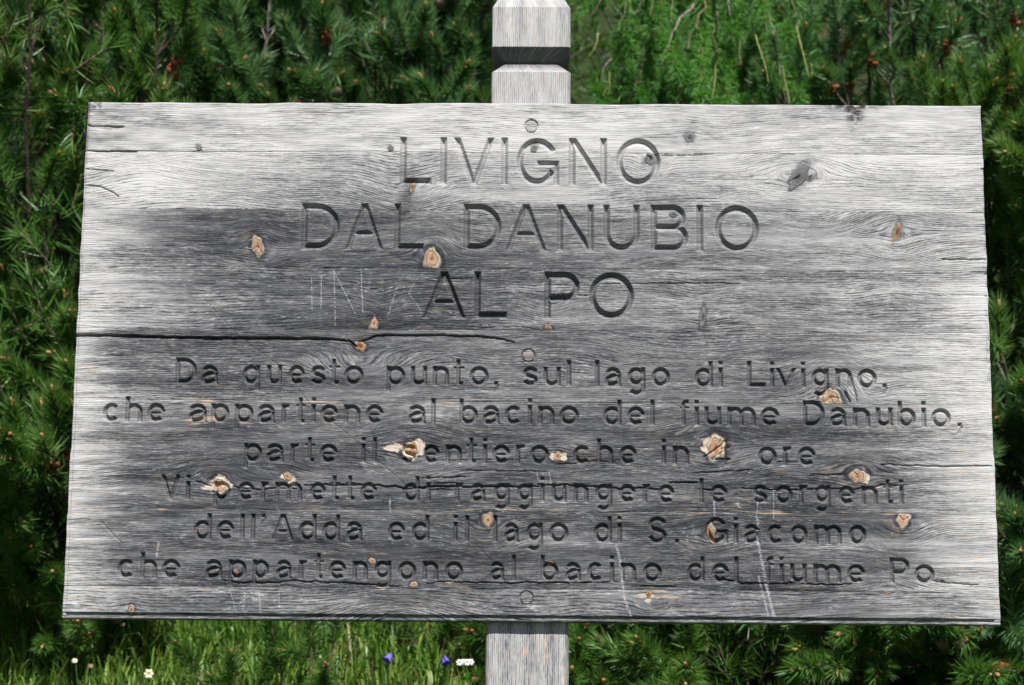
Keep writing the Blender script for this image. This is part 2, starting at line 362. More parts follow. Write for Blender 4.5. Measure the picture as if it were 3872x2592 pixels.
K = 0.40546
def seg(o, *a): return [(c, o+K*l, o+K*r) for c, l, r in a]
LINES = [   # (cap top and baseline at two x positions, big?, letters with their extents)
 ((1520, 521, 700, 2480, 524, 705), True,
  [('L', 1510, 1633), ('I', 1661, 1692), ('V', 1713, 1871), ('I', 1891, 1924), ('G', 1952, 2116), ('N', 2149, 2296), ('O', 2327, 2498)]),
 ((1140, 771, 945, 2860, 775, 956), True,
  [('D', 1137, 1287), ('A', 1301, 1454), ('L', 1488, 1605), ('D', 1750, 1898), ('A', 1907, 2070), ('N', 2103, 2247), ('U', 2279, 2421), ('B', 2458, 2604), ('I', 2631, 2662), ('O', 2701, 2872)]),
 ((1600, 1027, 1205, 2390, 1029, 1208), True,
  [('A', 1594, 1764), ('L', 1791, 1919), ('P', 2056, 2194), ('O', 2225, 2399)]),
 ((700, 1358, 1457, 3000, 1363, 1465), False,
  seg(350, ('D', 768, 975), ('a', 1010, 1175), ('q', 1392, 1565), ('u', 1620, 1770), ('e', 1820, 1985), ('s', 2030, 2180), ('t', 2200, 2312)) +
  seg(1250, ('o', 120, 312), ('p', 515, 700), ('u', 742, 905), ('n', 948, 1110), ('t', 1145, 1250), ('o', 1290, 1478), (',', 1518, 1568), ('s', 1787, 1940), ('u', 1980, 2150), ('l', 2195, 2252)) +
  seg(2150, ('l', 240, 292), ('a', 335, 495), ('g', 545, 720), ('o', 768, 950), ('d', 1170, 1350), ('i', 1390, 1445), ('L', 1660, 1840), ('i', 1872, 1925), ('v', 1925, 2130), ('i', 2160, 2215)) +
  seg(2850, ('g', 535, 705), ('n', 755, 920), ('o', 960, 1150), (',', 1190, 1245))),
 ((500, 1503, 1601, 3560, 1515, 1615), False,
  seg(350, ('c', 92, 260), ('h', 300, 470), ('e', 505, 680), ('a', 893, 1070), ('p', 1100, 1280), ('p', 1322, 1505), ('a', 1535, 1705), ('r', 1755, 1850), ('t', 1895, 1992), ('i', 2035, 2085), ('e', 2118, 2295)) +
  seg(1250, ('n', 118, 280), ('e', 322, 498), ('a', 720, 890), ('l', 930, 985), ('b', 1195, 1378), ('a', 1412, 1580), ('c', 1620, 1790), ('i', 1832, 1885), ('n', 1930, 2092), ('o', 2130, 2320)) +
  seg(2150, ('d', 318, 498), ('e', 542, 715), ('l', 758, 805), ('f', 1035, 1130), ('i', 1168, 1222), ('u', 1262, 1428), ('m', 1475, 1750), ('e', 1785, 1970)) +
  seg(2850, ('D', 455, 668), ('a', 705, 868), ('n', 920, 1088), ('u', 1135, 1300), ('b', 1340, 1515), ('i', 1560, 1612), ('o', 1650, 1840), (',', 1890, 1945))),
 ((1000, 1652, 1749, 2300, 1659, 1759), False,
  seg(350, ('p', 1405, 1585), ('a', 1615, 1788), ('r', 1838, 1940), ('t', 1976, 2082), ('e', 2112, 2290)) +
  seg(1250, ('i', 280, 330), ('l', 385, 435), ('s', 655, 805), ('e', 855, 1022), ('n', 1068, 1228), ('t', 1265, 1372), ('i', 1415, 1465), ('e', 1505, 1680), ('r', 1722, 1828), ('o', 1855, 2040)) +
  seg(2150, ('c', 40, 212), ('h', 258, 420), ('e', 468, 640), ('i', 865, 912), ('n', 965, 1130), ('4', 1325, 1515), ('o', 1762, 1945), ('r', 1995, 2095), ('e', 2132, 2310))),
 ((700, 1798, 1893, 3400, 1810, 1909), False,
  seg(350, ('V', 628, 822), ('i', 865, 915), ('p', 1120, 1290), ('e', 1345, 1515), ('r', 1565, 1660), ('m', 1695, 1960), ('e', 2020, 2180), ('t', 2208, 2312)) +
  seg(1250, ('t', 135, 238), ('e', 272, 438), ('d', 668, 835), ('i', 890, 935), ('r', 1155, 1255), ('a', 1300, 1450), ('g', 1515, 1675), ('g', 1735, 1890), ('i', 1948, 2000), ('u', 2055, 2205)) +
  seg(2150, ('n', 40, 190), ('g', 245, 412), ('e', 465, 632), ('r', 685, 780), ('e', 828, 992), ('l', 1215, 1265), ('e', 1315, 1487), ('s', 1718, 1860), ('o', 1920, 2095)) +
  seg(2850, ('r', 418, 520), ('g', 560, 722), ('e', 785, 950), ('n', 998, 1162), ('t', 1205, 1312), ('i', 1350, 1405))),
 ((740, 1944, 2045, 3260, 1957, 2061), False,
  seg(350, ('d', 938, 1112), ('e', 1150, 1325), ('l', 1370, 1420), ('l', 1470, 1520), ("'", 1565, 1615), ('A', 1660, 1885), ('d', 1915, 2092), ('d', 2135, 2310)) +
  seg(1250, ('a', 140, 300), ('e', 528, 700), ('d', 750, 925), ('i', 1138, 1190), ('l', 1245, 1300), ('l', 1510, 1560), ('a', 1612, 1760), ('g', 1820, 1985), ('o', 2030, 2222)) +
  seg(2150, ('d', 228, 408), ('i', 452, 500), ('S', 735, 922), ('.', 985, 1035), ('G', 1275, 1490), ('i', 1535, 1585), ('a', 1632, 1790), ('c', 1848, 2010), ('o', 2060, 2235)) +
  seg(2850, ('m', 555, 825), ('o', 882, 1055))),
 ((450, 2090, 2189, 3560, 2108, 2210), False,
  seg(350, ('c', 225, 400), ('h', 440, 605), ('e', 640, 822), ('a', 1045, 1215), ('p', 1262, 1440), ('p', 1485, 1650), ('a', 1705, 1860), ('r', 1918, 2015), ('t', 2062, 2160), ('e', 2195, 2370)) +
  seg(1250, ('n', 198, 352), ('g', 402, 570), ('o', 622, 803), ('n', 852, 1010), ('o', 1060, 1240), ('a', 1480, 1625), ('l', 1685, 1730), ('b', 1952, 2130), ('a', 2185, 2340)) +
  seg(2150, ('c', 170, 330), ('i', 380, 430), ('n', 478, 635), ('o', 690, 875), ('d', 1100, 1275), ('e', 1330, 1500), ('l', 1540, 1590), ('f', 1825, 1920), ('i', 1960, 2015), ('u', 2060, 2225)) +
  seg(2850, ('m', 550, 820), ('e', 868, 1045), ('P', 1265, 1460), ('o', 1495, 1690), ('.', 1730, 1785))),
]

# ------------------------------------------------------------------ the board
W, H, Z0 = 1.2, 0.689, 1.0
NX, NZ = 1400, 800
bx = np.linspace(-W/2, W/2, NX); bz = np.linspace(Z0+H, Z0, NZ)      # rows run downwards
BX, BZ = np.meshgrid(bx, bz)
SX, SY = w2s(BX, 0.0, BZ)
# level coordinate of the board in nominal pixels: v (down) and u (right), 0.35 mm each
PX = 1.2/3460.0
UU = (BX+W/2)/PX; VV = (Z0+H-BZ)/PX
def s2uv(sx, sy):
    x, z = s2w(sx, sy, 0.0); return (x+W/2)/PX, (Z0+H-z)/PX
depth = np.full_like(BX, -60.0)                                      # pixels of 0.35 mm
def carve(stroke, u0, v0):
    """V-groove for one stroke; stroke coordinates are pixels right of / above (u0, v0)"""
    global depth
    if stroke[0] == 'p':
        pts = np.array(stroke[1], float); hw = stroke[3]
    else:
        pts = np.array([stroke[1], stroke[2]], float); hw = stroke[5]
    lo = pts.min(0)-hw-9; hi = pts.max(0)+hw+9
    du = (UU[0, 1]-UU[0, 0]); dv = (VV[1, 0]-VV[0, 0])
    c0 = max(0, int((u0+lo[0])/du)); c1 = min(NX, int((u0+hi[0])/du)+2)
    r0 = max(0, int((v0-hi[1])/dv)); r1 = min(NZ, int((v0-lo[1])/dv)+2)
    if c1 <= c0 or r1 <= r0: return
    gx = UU[r0:r1, c0:c1]-u0; gy = v0-VV[r0:r1, c0:c1]
    if stroke[0] == 's':
        p, q = pts; d = q-p; d /= np.hypot(*d)
        perp = np.abs((gx-p[0])*d[1]-(gy-p[1])*d[0])
        dep = np.minimum(hw-perp, np.minimum(gy-stroke[3], stroke[4]-gy))
    else:
        closed = stroke[2]
        A = pts if not closed else np.vstack([pts, pts[:1]])
        best = np.full(gx.shape, 1e9); sb = np.zeros(gx.shape); acc = 0.0
        Ls = np.hypot(*(A[1:]-A[:-1]).T); tot = Ls.sum(); ns = len(Ls)
        for i in range(ns):
            d = (A[i+1]-A[i])/max(Ls[i], 1e-9)
            t = (gx-A[i][0])*d[0]+(gy-A[i][1])*d[1]
            lo_t = -1e9 if (i == 0 and not closed) else 0.0
            hi_t = 1e9 if (i == ns-1 and not closed) else Ls[i]
            tc = np.clip(t, lo_t, hi_t)
            dist = np.hypot(gx-A[i][0]-tc*d[0], gy-A[i][1]-tc*d[1])
            pen = np.maximum(0, -(tc))+np.maximum(0, tc-Ls[i]) if not closed else 0
            key = dist+pen
            up = key < best
            best = np.where(up, key, best); sb = np.where(up, acc+tc, sb)
            if i == 0: dd = dist.copy()
            dd = np.where(up, dist, dd); acc += Ls[i]
        dep = hw-dd
        if not closed: dep = np.minimum(dep, np.minimum(sb, tot-sb))
    depth[r0:r1, c0:c1] = np.maximum(depth[r0:r1, c0:c1], dep)

for (xa, ta, ba, xb, tb, bb), big, letters in LINES:
    q = s2uv(np.array([xa, xb, xa, xb], float), np.array([ta, tb, ba, bb], float))
    vt = (q[1][0]+q[1][1])/2; vb = (q[1][2]+q[1][3])/2
    cap = vb-vt; hw = HW_BIG if big else HW_SMALL
    for ch, l, r in letters:
        ym = np.interp((l+r)/2, [xa, xb], [(ta+ba)/2, (tb+bb)/2])
        uu, _ = s2uv(np.array([l, r], float), np.array([ym, ym], float))
        j = random.uniform(-.8, .8)
        for st in glyph(ch, 0.0, float(uu[1]-uu[0]), hw, cap, cap*0.745, cap*0.235): carve(st, float(uu[0]), vb+j)
raw_depth = depth.copy(); depth = np.maximum(depth, 0)
letter_depth = depth.copy()

# seams between the glued planks
seams_s = [((350, 573), (3700, 584)), ((350, 790), (3700, 804)), ((350, 1010), (3700, 1024)), ((350, 1244), (3700, 1257)), ((350, 1512), (3700, 1530)), ((350, 1924), (3700, 1943)), ((350, 2217), (3700, 2240))]
seam_v = []
for a, b in seams_s:
    _, v = s2uv(np.array([a[0], b[0]], float), np.array([a[1], b[1]], float)); seam_v.append(float(v.mean()))
edges_v = [0.0]+seam_v+[float(VV[-1, 0])+1]
rows_v = VV[:, 0]
plank_of_row = np.searchsorted(seam_v, rows_v)
PL = np.broadcast_to(plank_of_row[:, None], BX.shape)
seed_p = np.array([3.3, 11.1, 23.7, 35.2, 47.9, 58.4, 66.6, 79.3])
SEED = seed_p[PL]

# grain field (vertical coordinate of the growth lines)
gvv = SY - np.interp(SX, [0, 3872], [0, 17.0])
Yb = gvv.copy()
def wander(sc_x, sc_y, amp, sd):
    return amp*(fbm(SX/sc_x+sd*7.7, Yb/sc_y+PL*13.0, int(100+sd), 2)-0.5)*2
gvv = gvv+wander(620, 260, 22, 1)+wander(190, 120, 6, 2)+PL*40
# (x, y, half width, half height, amount): growth lines sink (+) or rise (-)
BUMPS = [(1525, 730, 150, 150, 55), (1525, 905, 110, 60, -18), (540, 640, 190, 70, -50), (700, 760, 300, 50, -20), (3020, 800, 190, 90, 42), (3020, 610, 220, 70, -35),
 (2450, 640, 60, 50, 28), (2560, 740, 330, 60, -14), (990, 860, 70, 60, -26), (990, 1000, 90, 30, 20), (1640, 900, 80, 60, -42), (3400, 800, 120, 70, -26), (3400, 960, 130, 60, 34), (3130, 850, 140, 70, 24),
 (1415, 1150, 90, 90, 36), (2075, 1180, 90, 70, 30), (2655, 1110, 110, 80, 24), (3380, 1120, 110, 60, -20), (1365, 1400, 150, 70, 72), (1130, 1340, 160, 40, -20), (1640, 1340, 200, 40, -24), (2150, 1330, 200, 60, -26), (2600, 1330, 180, 60, 26),
 (3140, 1420, 130, 90, -62), (2920, 1400, 120, 50, 14), (3290, 1480, 90, 60, 40), (1555, 1620, 190, 50, -40), (1555, 1790, 170, 50, 34), (2110, 1780, 120, 40, 26), (2110, 1670, 100, 30, -20), (2700, 1600, 190, 50, -36), (2700, 1790, 170, 50, 34),
 (830, 1760, 200, 40, -40), (830, 1900, 200, 40, 22), (1088, 1750, 90, 30, -24), (3250, 1745, 170, 40, -38), (3250, 1860, 170, 30, 20), (1840, 2040, 130, 60, 46), (2690, 1960, 100, 50, -24), (2690, 2080, 100, 40, 22), (3415, 2050, 130, 70, 60), (1565, 2175, 100, 30, -18),
 (3355, 2190, 150, 40, -26), (1480, 2330, 200, 75, -95), (2000, 2350, 200, 70, 20), (3500, 2330, 420, 60, -34), (2600, 2330, 260, 60, 22), (2453, 2300, 60, 30, 20), (497, 2270, 60, 30, -14), (3000, 2250, 260, 60, 16)]
gd = np.zeros_like(BX)
for x, y, sx_, sy_, a in BUMPS:
    p = PL[np.argmin(np.abs(SY[:, NX//2]-y)), 0]
    gd += np.where(PL == p, a*np.exp(-((SX-x)/sx_)**2-((Yb+np.interp(x, [0, 3872], [0, 17])-y)/sy_)**2), 0)
gvv = gvv-gd
# tone: weathering of the surface
tx = [240, 330, 480, 800, 1300, 1900, 2500, 3000, 3350, 3600, 3760]
TT = np.array([
 [.68, .74, .76, .74, .80, .84, .78, .74, .72, .80, .76],
 [.76, .76, .95, .80, .56, .58, .62, .70, .80, .86, .80],
 [.88, .80, .48, .25, .22, .36, .50, .58, .58, .62, .86],
 [.88, .82, .58, .30, .18, .28, .42, .48, .50, .64, .92],
 [.90, .78, .38, .24, .30, .32, .33, .35, .58, .80, .92],
 [.88, .70, .32, .21, .23, .25, .22, .20, .36, .68, .92],
 [.84, .58, .29, .21, .19, .23, .21, .20, .32, .64, .88],
 [.76, .66, .46, .39, .39, .43, .43, .39, .42, .56, .85]])
tone = np.zeros_like(BX)
xw = SX+150*(fbm(SX/260, Yb/9, 71, 3)-0.5)*2
for p in range(8):
    tone = np.where(PL == p, np.interp(xw, tx, TT[p]), tone)
tone += np.where(PL == 1, (700-Yb)/120*0.12, 0)
tone += (fbm(SX/420, Yb/60+PL*9, 81, 3)-0.5)*0.40
tone += (fbm(SX/110, Yb/11, 85, 3)-0.5)*0.26
tone += (fbm(SX/75, Yb/16, 87, 3)-0.5)*0.45*(PL == 0)
tone = np.where((PL == 5) & (Yb < 1600), tone+0.16*np.clip((1600-Yb)/60, 0, 1), tone)
# carved walls toned darker than the face
tone = np.where(letter_depth > 0, np.where(PL < 3, tone*0.80+0.05, tone*0.74+0.03), tone)
tone += 0.05*np.exp(-((raw_depth+1.0)/2.6)**2)                       # worn, bleached arrises
fresh = np.zeros_like(BX); kr = np.ones_like(BX); scr = np.zeros_like(BX); warm = np.zeros_like(BX)
relief = np.zeros_like(BX)                                            # pixels, + = proud
warm += 0.45*np.clip((420-SX)/120, 0, 1)*(Yb > 1000)+0.4*np.clip((SX-3500)/160, 0, 1)*(Yb > 1250)
for sv in seam_v[4:]: warm += 0.55*np.exp(-((VV-sv)/7)**2)
warm += 0.5*((PL == 5) & (Yb < 1610))*np.exp(-((SX-720)/220)**2)
# knots: x, y, rx, ry, tilt deg, kind: t tan/bare, g grey, o orange ; flat: cut level at the top (+1) or bottom (-1)
KN = [(975, 930, 24, 41, 0, 't', 0), (1634, 976, 30, 50, 6, 't', -1), (900, 795, 10, 8, 0, 't', 0), (1529, 799, 15, 12, 0, 'g', 0), (1415, 1222, 18, 24, 0, 't', -1), (2658, 1200, 15, 38, 8, 'g', 0),
 (3392, 878, 14, 36, 20, 'o', 0), (3020, 668, 28, 72, 42, 'g', 0), (2607, 520, 18, 25, 0, 'g', 0), (2463, 598, 26, 30, 0, 'g', 0), (2020, 560, 16, 18, 0, 'g', 0), (1477, 563, 14, 11, 0, 'g', 0), (752, 560, 12, 12, 0, 'g', 0),
 (1362, 1308, 22, 22, 0, 'o', 0), (3142, 1500, 36, 38, 0, 't', -1), (1556, 1700, 30, 36, 0, 't', 0), (2108, 1726, 17, 18, 0, 't', 0), (2708, 1692, 44, 46, 0, 't', 0), (832, 1836, 28, 34, 0, 't', 0), (1088, 1802, 18, 18, 0, 't', 0),
 (3245, 1800, 30, 31, 0, 't', 0), (1845, 1968, 20, 34, -8, 't', 1), (2690, 2022, 14, 34, -26, 'o', 0), (3415, 1970, 29, 30, 0, 't', 1), (3374, 2022, 6, 9, 0, 'o', 0), (892, 2163, 10, 10, 0, 'o', 0), (1407, 2121, 13, 13, 0, 't', 0),
 (1565, 2210, 14, 13, 0, 't', 0), (2453, 2250, 11, 16, 0, 'o', 1), (497, 2306, 13, 19, 0, 't', 0), (3352, 2234, 20, 10, 0, 't', -1), (2072, 1236, 15, 9, 0, 'o', -1), (1835, 1230, 14, 9, 0, 'g', -1), (1560, 706, 7, 30, 18, 'o', 0), (2080, 2130, 14, 9, 0, 'o', 0), (2548, 812, 20, 12, 0, 'g', 0)]
for i, (x, y, rx, ry, ti, kd, flat) in enumerate(KN):
    rx *= .88; ry *= .9
    c0 = max(0, int(np.searchsorted(SX[NZ//2], x-230))); c1 = min(NX, int(np.searchsorted(SX[NZ//2], x+230)))
    r0 = max(0, int(np.searchsorted(SY[:, NX//2], y-200))); r1 = min(NZ, int(np.searchsorted(SY[:, NX//2], y+200)))
    sl = (slice(r0, r1), slice(c0, c1)); dx = SX[sl]-x; dy = SY[sl]-y
    th = math.radians(ti); ax = dx*math.cos(th)+dy*math.sin(th); ay = -dx*math.sin(th)+dy*math.cos(th)
    if flat: ax = ax/(1-flat*0.45*np.clip(ay/ry, -1.2, 1.2))      # cut through by the seam: pointed at the far end
    ang = np.arctan2(ay/ry, ax/rx)
    wob = 1+0.16*np.sin(ang*2+i)+0.09*np.sin(ang*5+i*2.1)
    rho = np.hypot(ax/rx, ay/ry)/wob
    prow = PL[min(NZ-1, int(np.searchsorted(SY[:, NX//2], y))), 0]
    same = PL[sl] == prow
    r = max(rx, ry*.8)
    q2 = (dx/2.1)**2+dy**2
    gvv[sl] -= np.where(same, dy*(r*r)/(q2+r*r*0.9)*0.85*np.exp(-q2/(3.1*r)**2)*np.exp(-np.maximum(0, np.maximum(np.abs(dx)-190, np.abs(dy)-160))/8), 0)
    inside = 1-np.clip((rho-0.86)/0.30, 0, 1); inside = np.where(same, inside, 0)
    gvv[sl] = np.where(inside > .5, rho*max(rx, ry)*1.1+i*31, gvv[sl])
    halo = np.where(same, np.exp(-((rho-1.15)/0.42)**2), 0)
    if kd == 'g':
        tone[sl] = tone[sl]*(1-inside)+inside*(0.34+0.18*rho-0.24*np.exp(-(rho/0.3)**2)); tone[sl] -= 0.16*halo
    else:
        fresh[sl] = np.maximum(fresh[sl], inside)
        v = np.clip(rho, 0, 1)*(0.74 if kd == 't' else 0.40)+(0.10 if (kd == 't' and rx > 20) else 0.0)
        kr[sl] = np.where(inside > 0.01, v, kr[sl])
        tone[sl] -= 0.22*halo*(inside < .4)
    relief[sl] += inside*1.2-3.0*np.where(same, np.exp(-((rho-1.02)/0.07)**2), 0)*(rx > 9)
    # radial checks in the larger knots
    if rx > 20:
        for a in (0.9+i, 2.7+i*1.7, 4.4+i*.6):
            w_ = np.abs(np.sin(ang-a))*rho*rx
            relief[sl] -= 4.5*(np.exp(-(w_/1.6)**2)*(np.cos(ang-a) > 0)*(rho < 0.95)*(rho > .1))
# bare patches round three knots
def blob(cx, cy, rx, ry, sd, k=1.0, wob=0.45, krv=0.86):
    rx *= .84; ry *= .82; th = np.arctan2(SY-cy, SX-cx); rho = np.hypot((SX-cx)/rx, (SY-cy)/ry)
    m = np.clip((1-rho*(1+wob*(fbm(th*1.6+9, rho*0+sd, sd, 2)-.5)*2)-0.25*(fbm(SX/14, SY/7, sd+5, 2)-.5))/0.08, 0, 1)*k
    m = np.where(PL == PL[int(np.searchsorted(SY[:, NX//2], cy)), 0], m, 0)
    new = m > fresh
    fresh[new] = m[new]; kr[new] = krv
    relief[...] += np.where(new, -1.6*m, 0)
blob(1500, 1692, 48, 16, 3); blob(1588, 1690, 26, 34, 4); blob(1556, 1706, 34, 36, 5)
blob(2690, 1690, 46, 48, 6); blob(800, 1843, 42, 17, 7); blob(835, 1822, 28, 30, 8); blob(862, 1838, 30, 12, 18); blob(2126, 1726, 24, 19, 9); blob(2090, 1726, 14, 14, 19)
blob(3272, 1806, 26, 26, 10); blob(1075, 1802, 24, 12, 11); blob(1105, 1815, 14, 20, 12)
blob(2440, 2252, 34, 9, 13, .85); blob(2520, 2258, 62, 8, 14, .55, .3, .75); blob(2451, 2268, 14, 13, 15)
blob(2690, 2004, 16, 40, 16, .6); blob(3142, 1520, 34, 10, 17)
# cracks: (points, half width px, depth px)
def polyd(pts, jag, sd):
    pts = np.array(pts, float); best = np.full(BX.shape, 1e9); tt = np.zeros(BX.shape); L = np.hypot(*(pts[1:]-pts[:-1]).T); acc = 0
    ymin, ymax = pts[:, 1].min()-40, pts[:, 1].max()+40; xmin, xmax = pts[:, 0].min()-40, pts[:, 0].max()+40
    r0 = max(0, int(np.searchsorted(SY[:, NX//2], ymin-14))); r1 = min(NZ, int(np.searchsorted(SY[:, NX//2], ymax+14)))
    c0 = max(0, int(np.searchsorted(SX[NZ//2], xmin))); c1 = min(NX, int(np.searchsorted(SX[NZ//2], xmax)))
    sl = (slice(r0, r1), slice(c0, c1)); X_ = SX[sl]; Y_ = SY[sl]+jag*(fbm(X_/34, X_*0+sd, sd, 3)-.5)*2
    b = np.full(X_.shape, 1e9); t_ = np.zeros(X_.shape)
    for i in range(len(L)):
        d = (pts[i+1]-pts[i])/L[i]; t = np.clip((X_-pts[i][0])*d[0]+(Y_-pts[i][1])*d[1], 0, L[i])
        e = np.hypot(X_-pts[i][0]-t*d[0], Y_-pts[i][1]-t*d[1]); up = e < b
        b = np.where(up, e, b); t_ = np.where(up, (acc+t), t_); acc += L[i]
    return sl, b, t_/acc
CR = [([(270, 1266), (520, 1273), (740, 1279), (1000, 1281), (1230, 1281), (1320, 1290), (1350, 1312)], 4.2, 26, 0),
 ([(1352, 1296), (1420, 1271), (1600, 1268), (1800, 1272), (1900, 1282), (1945, 1296)], 3.2, 20, 0),
 ([(740, 1823), (800, 1838)], 2.4, 9, 1), ([(880, 1840), (960, 1852), (1130, 1846)], 2.6, 12, 1),
 ([(1150, 1836), (1300, 1834), (1450, 1838), (1545, 1847), (1700, 1840), (1850, 1838), (1960, 1846), (2060, 1838)], 3.1, 17, 1), ([(2030, 1832), (2180, 1836), (2320, 1848), (2420, 1846), (2510, 1852)], 2.8, 15, 1),
 ([(2640, 1850), (2700, 1853)], 2.6, 12, 1), ([(2800, 1846), (2900, 1852), (3030, 1852), (3130, 1850), (3260, 1852), (3330, 1838), (3420, 1834)], 2.2, 10, 1), ([(1560, 1854), (1700, 1852)], 2, 8, 1),
 ([(2530, 1826), (2640, 1824)], 2.6, 13, 0), ([(1590, 1809), (1760, 1803)], 2.0, 9, 0), ([(1640, 1828), (1730, 1826)], 1.8, 8, 0),
 ([(2620, 1790), (2700, 1786), (2850, 1776)], 1.9, 8, 0), ([(2100, 1756), (2230, 1748), (2330, 1744)], 1.8, 8, 1), ([(2930, 1748), (3060, 1749)], 1.7, 7, 0), ([(3330, 1756), (3540, 1764), (3752, 1762)], 2.2, 11, 0),
 ([(1650, 1740), (2000, 1736)], 1.6, 5, 1), ([(1730, 1779), (2080, 1784)], 1.7, 6, 0), ([(3060, 1797), (3200, 1796)], 1.8, 7, 0),
 ([(830, 2190), (890, 2202), (1000, 2205), (1110, 2196), (1300, 2207), (1420, 2212), (1520, 2218)], 2.3, 12, 1), ([(1610, 2203), (1900, 2205), (2100, 2204), (2330, 2202)], 2.2, 11, 1), ([(2420, 2217), (2560, 2219)], 2.2, 10, 0), ([(2700, 2185), (2780, 2196), (2800, 2206), (2950, 2208), (3120, 2209), (3240, 2209)], 2.6, 13, 1), ([(3520, 2196), (3590, 2206), (3700, 2213)], 2.2, 10, 0),
 ([(328, 471), (345, 478), (470, 480)], 3.0, 16, 0), ([(330, 572), (520, 574)], 2.4, 12, 0), ([(324, 640), (430, 646)], 2, 8, 0), ([(322, 700), (380, 708), (430, 730), (450, 745)], 2.2, 9, 0),
 ([(1640, 1054), (1790, 1054)], 1.5, 6, 0), ([(2240, 1072), (2800, 1072)], 1.6, 7, 0), ([(2060, 1113), (2250, 1118)], 1.6, 7, 0), ([(3560, 982), (3728, 981)], 2.0, 10, 0), ([(3300, 1116), (3735, 1119)], 1.3, 5, 0), ([(2500, 590), (2700, 584)], 1.8, 8, 0), ([(2560, 1262), (2700, 1252)], 1.4, 5, 0),
 ([(1385, 2380), (1400, 2345), (1430, 2330), (1470, 2322)], 1.8, 8, 0), ([(2690, 1735), (2760, 1690), (2716, 1700)], 1.6, 6, 0), ([(2660, 1730), (2750, 1668)], 3.0, 9, 0), ([(3215, 1420), (3240, 1520)], 5, 10, 0), ([(3195, 1480), (3215, 1525)], 4, 9, 0)]
crackd = np.zeros_like(BX)
for i, (pts, hw_, dp, jg) in enumerate(CR):
    sl, b, t = polyd(pts, 2.5+3*jg, 200+i)
    ww = hw_*(0.35+0.75*np.sqrt(np.clip(np.minimum(t, 1-t)*7, 0, 1)))
    ww = np.where((pts[0][0] < 300) & (t < .1), hw_*1.3, ww)
    crackd[sl] = np.maximum(crackd[sl], dp*np.clip(1.35-b/ww, 0, 1))
# scratches, pale
SC = [([(1178, 1050), (1180, 1175)], 2.2), ([(1215, 1045), (1214, 1170)], 2.2), ([(1263, 1020), (1268, 1230)], 2.2), ([(1265, 1030), (1350, 1200)], 2.0), ([(1365, 1010), (1372, 1185)], 2.0), ([(1500, 1090), (1470, 1185)], 2.4), ([(1580, 1050), (1545, 1110), (1590, 1170)], 1.8),
 ([(955, 2240), (900, 2290), (780, 2330)], 2), ([(870, 2235), (895, 2320)], 1.8), ([(926, 2240), (918, 2312)], 2.6), ([(980, 2240), (985, 2330)], 2.6), ([(955, 2262), (978, 2268)], 4), ([(1055, 2235), (1056, 2300)], 1.8), ([(600, 2050), (592, 2105)], 5),
 ([(2330, 2060), (2345, 2120), (2360, 2260), (2385, 2330)], 5), ([(2865, 1960), (2868, 2060), (2895, 2200), (2925, 2330)], 6), ([(2868, 2180), (2905, 2330)], 4), ([(2890, 2200), (2935, 2345)], 3), ([(2925, 1850), (2925, 1960)], 2), ([(2700, 1900), (2702, 1950)], 4), ([(2790, 1905), (2796, 1915)], 8), ([(1474, 1890), (1476, 1940)], 4), ([(2030, 1785), (2035, 1815)], 2), ([(2075, 1780), (2085, 1830)], 2), ([(2870, 1850), (2860, 1960)], 2.5)]
for i, (pts, hw_) in enumerate(SC):
    sl, b, t = polyd(pts, 0.6, 300+i)
    m = np.clip(1.2-b/hw_, 0, 1)*np.clip((fbm(SX[sl]/5, SY[sl]/3.2, 330+i, 2)-.36)/.2, 0, 1)
    scr[sl] = np.maximum(scr[sl], m*0.55)
dg = [([(775, 1135), (905, 1275), (1080, 1400)], 1.2), ([(1080, 1410), (1180, 1540), (1300, 1630), (1530, 1830)], 1.3), ([(385, 1975), (440, 2035), (465, 2055)], 1.8), ([(1800, 2060), (1860, 2125)], 1.4)]
for i, (pts, hw_) in enumerate(dg):
    sl, b, t = polyd(pts, 0.5, 360+i); crackd[sl] = np.maximum(crackd[sl], 3.2*np.clip(1.3-b/hw_, 0, 1))
# pegs: ring groove on the face (the peg itself is a part of its own)
PEGS = [(2009, 478, 25), (1998, 1345, 24), (1991, 2261, 25)]
for x, y, r in PEGS:
    rr = np.hypot(SX-x, SY-y); crackd = np.maximum(crackd, 9*np.clip(1.2-np.abs(rr-r)/1.6, 0, 1)); crackd = np.where(rr < r, np.maximum(crackd, 5), crackd)
    tone = np.where(rr < r+6, tone*.9, tone)
tone -= 0.28*np.exp(-((SX-1540-(SY-720)*-.15)/24)**2-((SY-730)/75)**2)
tone += 0.22*np.exp(-((SX-590+(SY-650)*.9)/60)**2-((SY-660)/80)**2)
tone -= 0.22*np.exp(-((SX-1365)/170)**2-((SY-1235)/40)**2)*(PL == 3)
# dark stain at the top edge
st = np.exp(-((SX-3230)/30)**2)*np.exp(-((SY-395)/75)**2); st2 = np.exp(-((SX-3230)/95)**2)*np.exp(-((SY-400)/14)**2)
tone -= 0.95*np.maximum(st, st2)*np.clip((fbm(SX/14, SY/10, 401, 3)-.22)*2.6, 0, 1); warm += 1.6*st
tone -= 0.5*np.exp(-((SX-355)/50)**2)*np.exp(-((SY-398)/16)**2)*np.clip((fbm(SX/10, SY/6, 402, 3)-.3)*3, 0, 1)
tone -= 0.25*np.clip((345-SX)/15, 0, 1)*(SY < 620)*fbm(SX/8, SY/6, 403, 2)
tone -= 0.35*np.exp(-((SX-3720+(SY-400)*-.02)/9)**2)*(SY < 1450)*np.clip((fbm(SX/7, SY/12, 404, 2)-.35)*3, 0, 1)
soft = 0.05+0.65*np.clip((fbm(SX/300, Yb/45+PL*5, 451, 3)-.42)*2.6, 0, 1)+np.where(PL == 0, .12, 0)
soft = np.where(letter_depth > 0, np.maximum(soft, .62), soft)+0.0
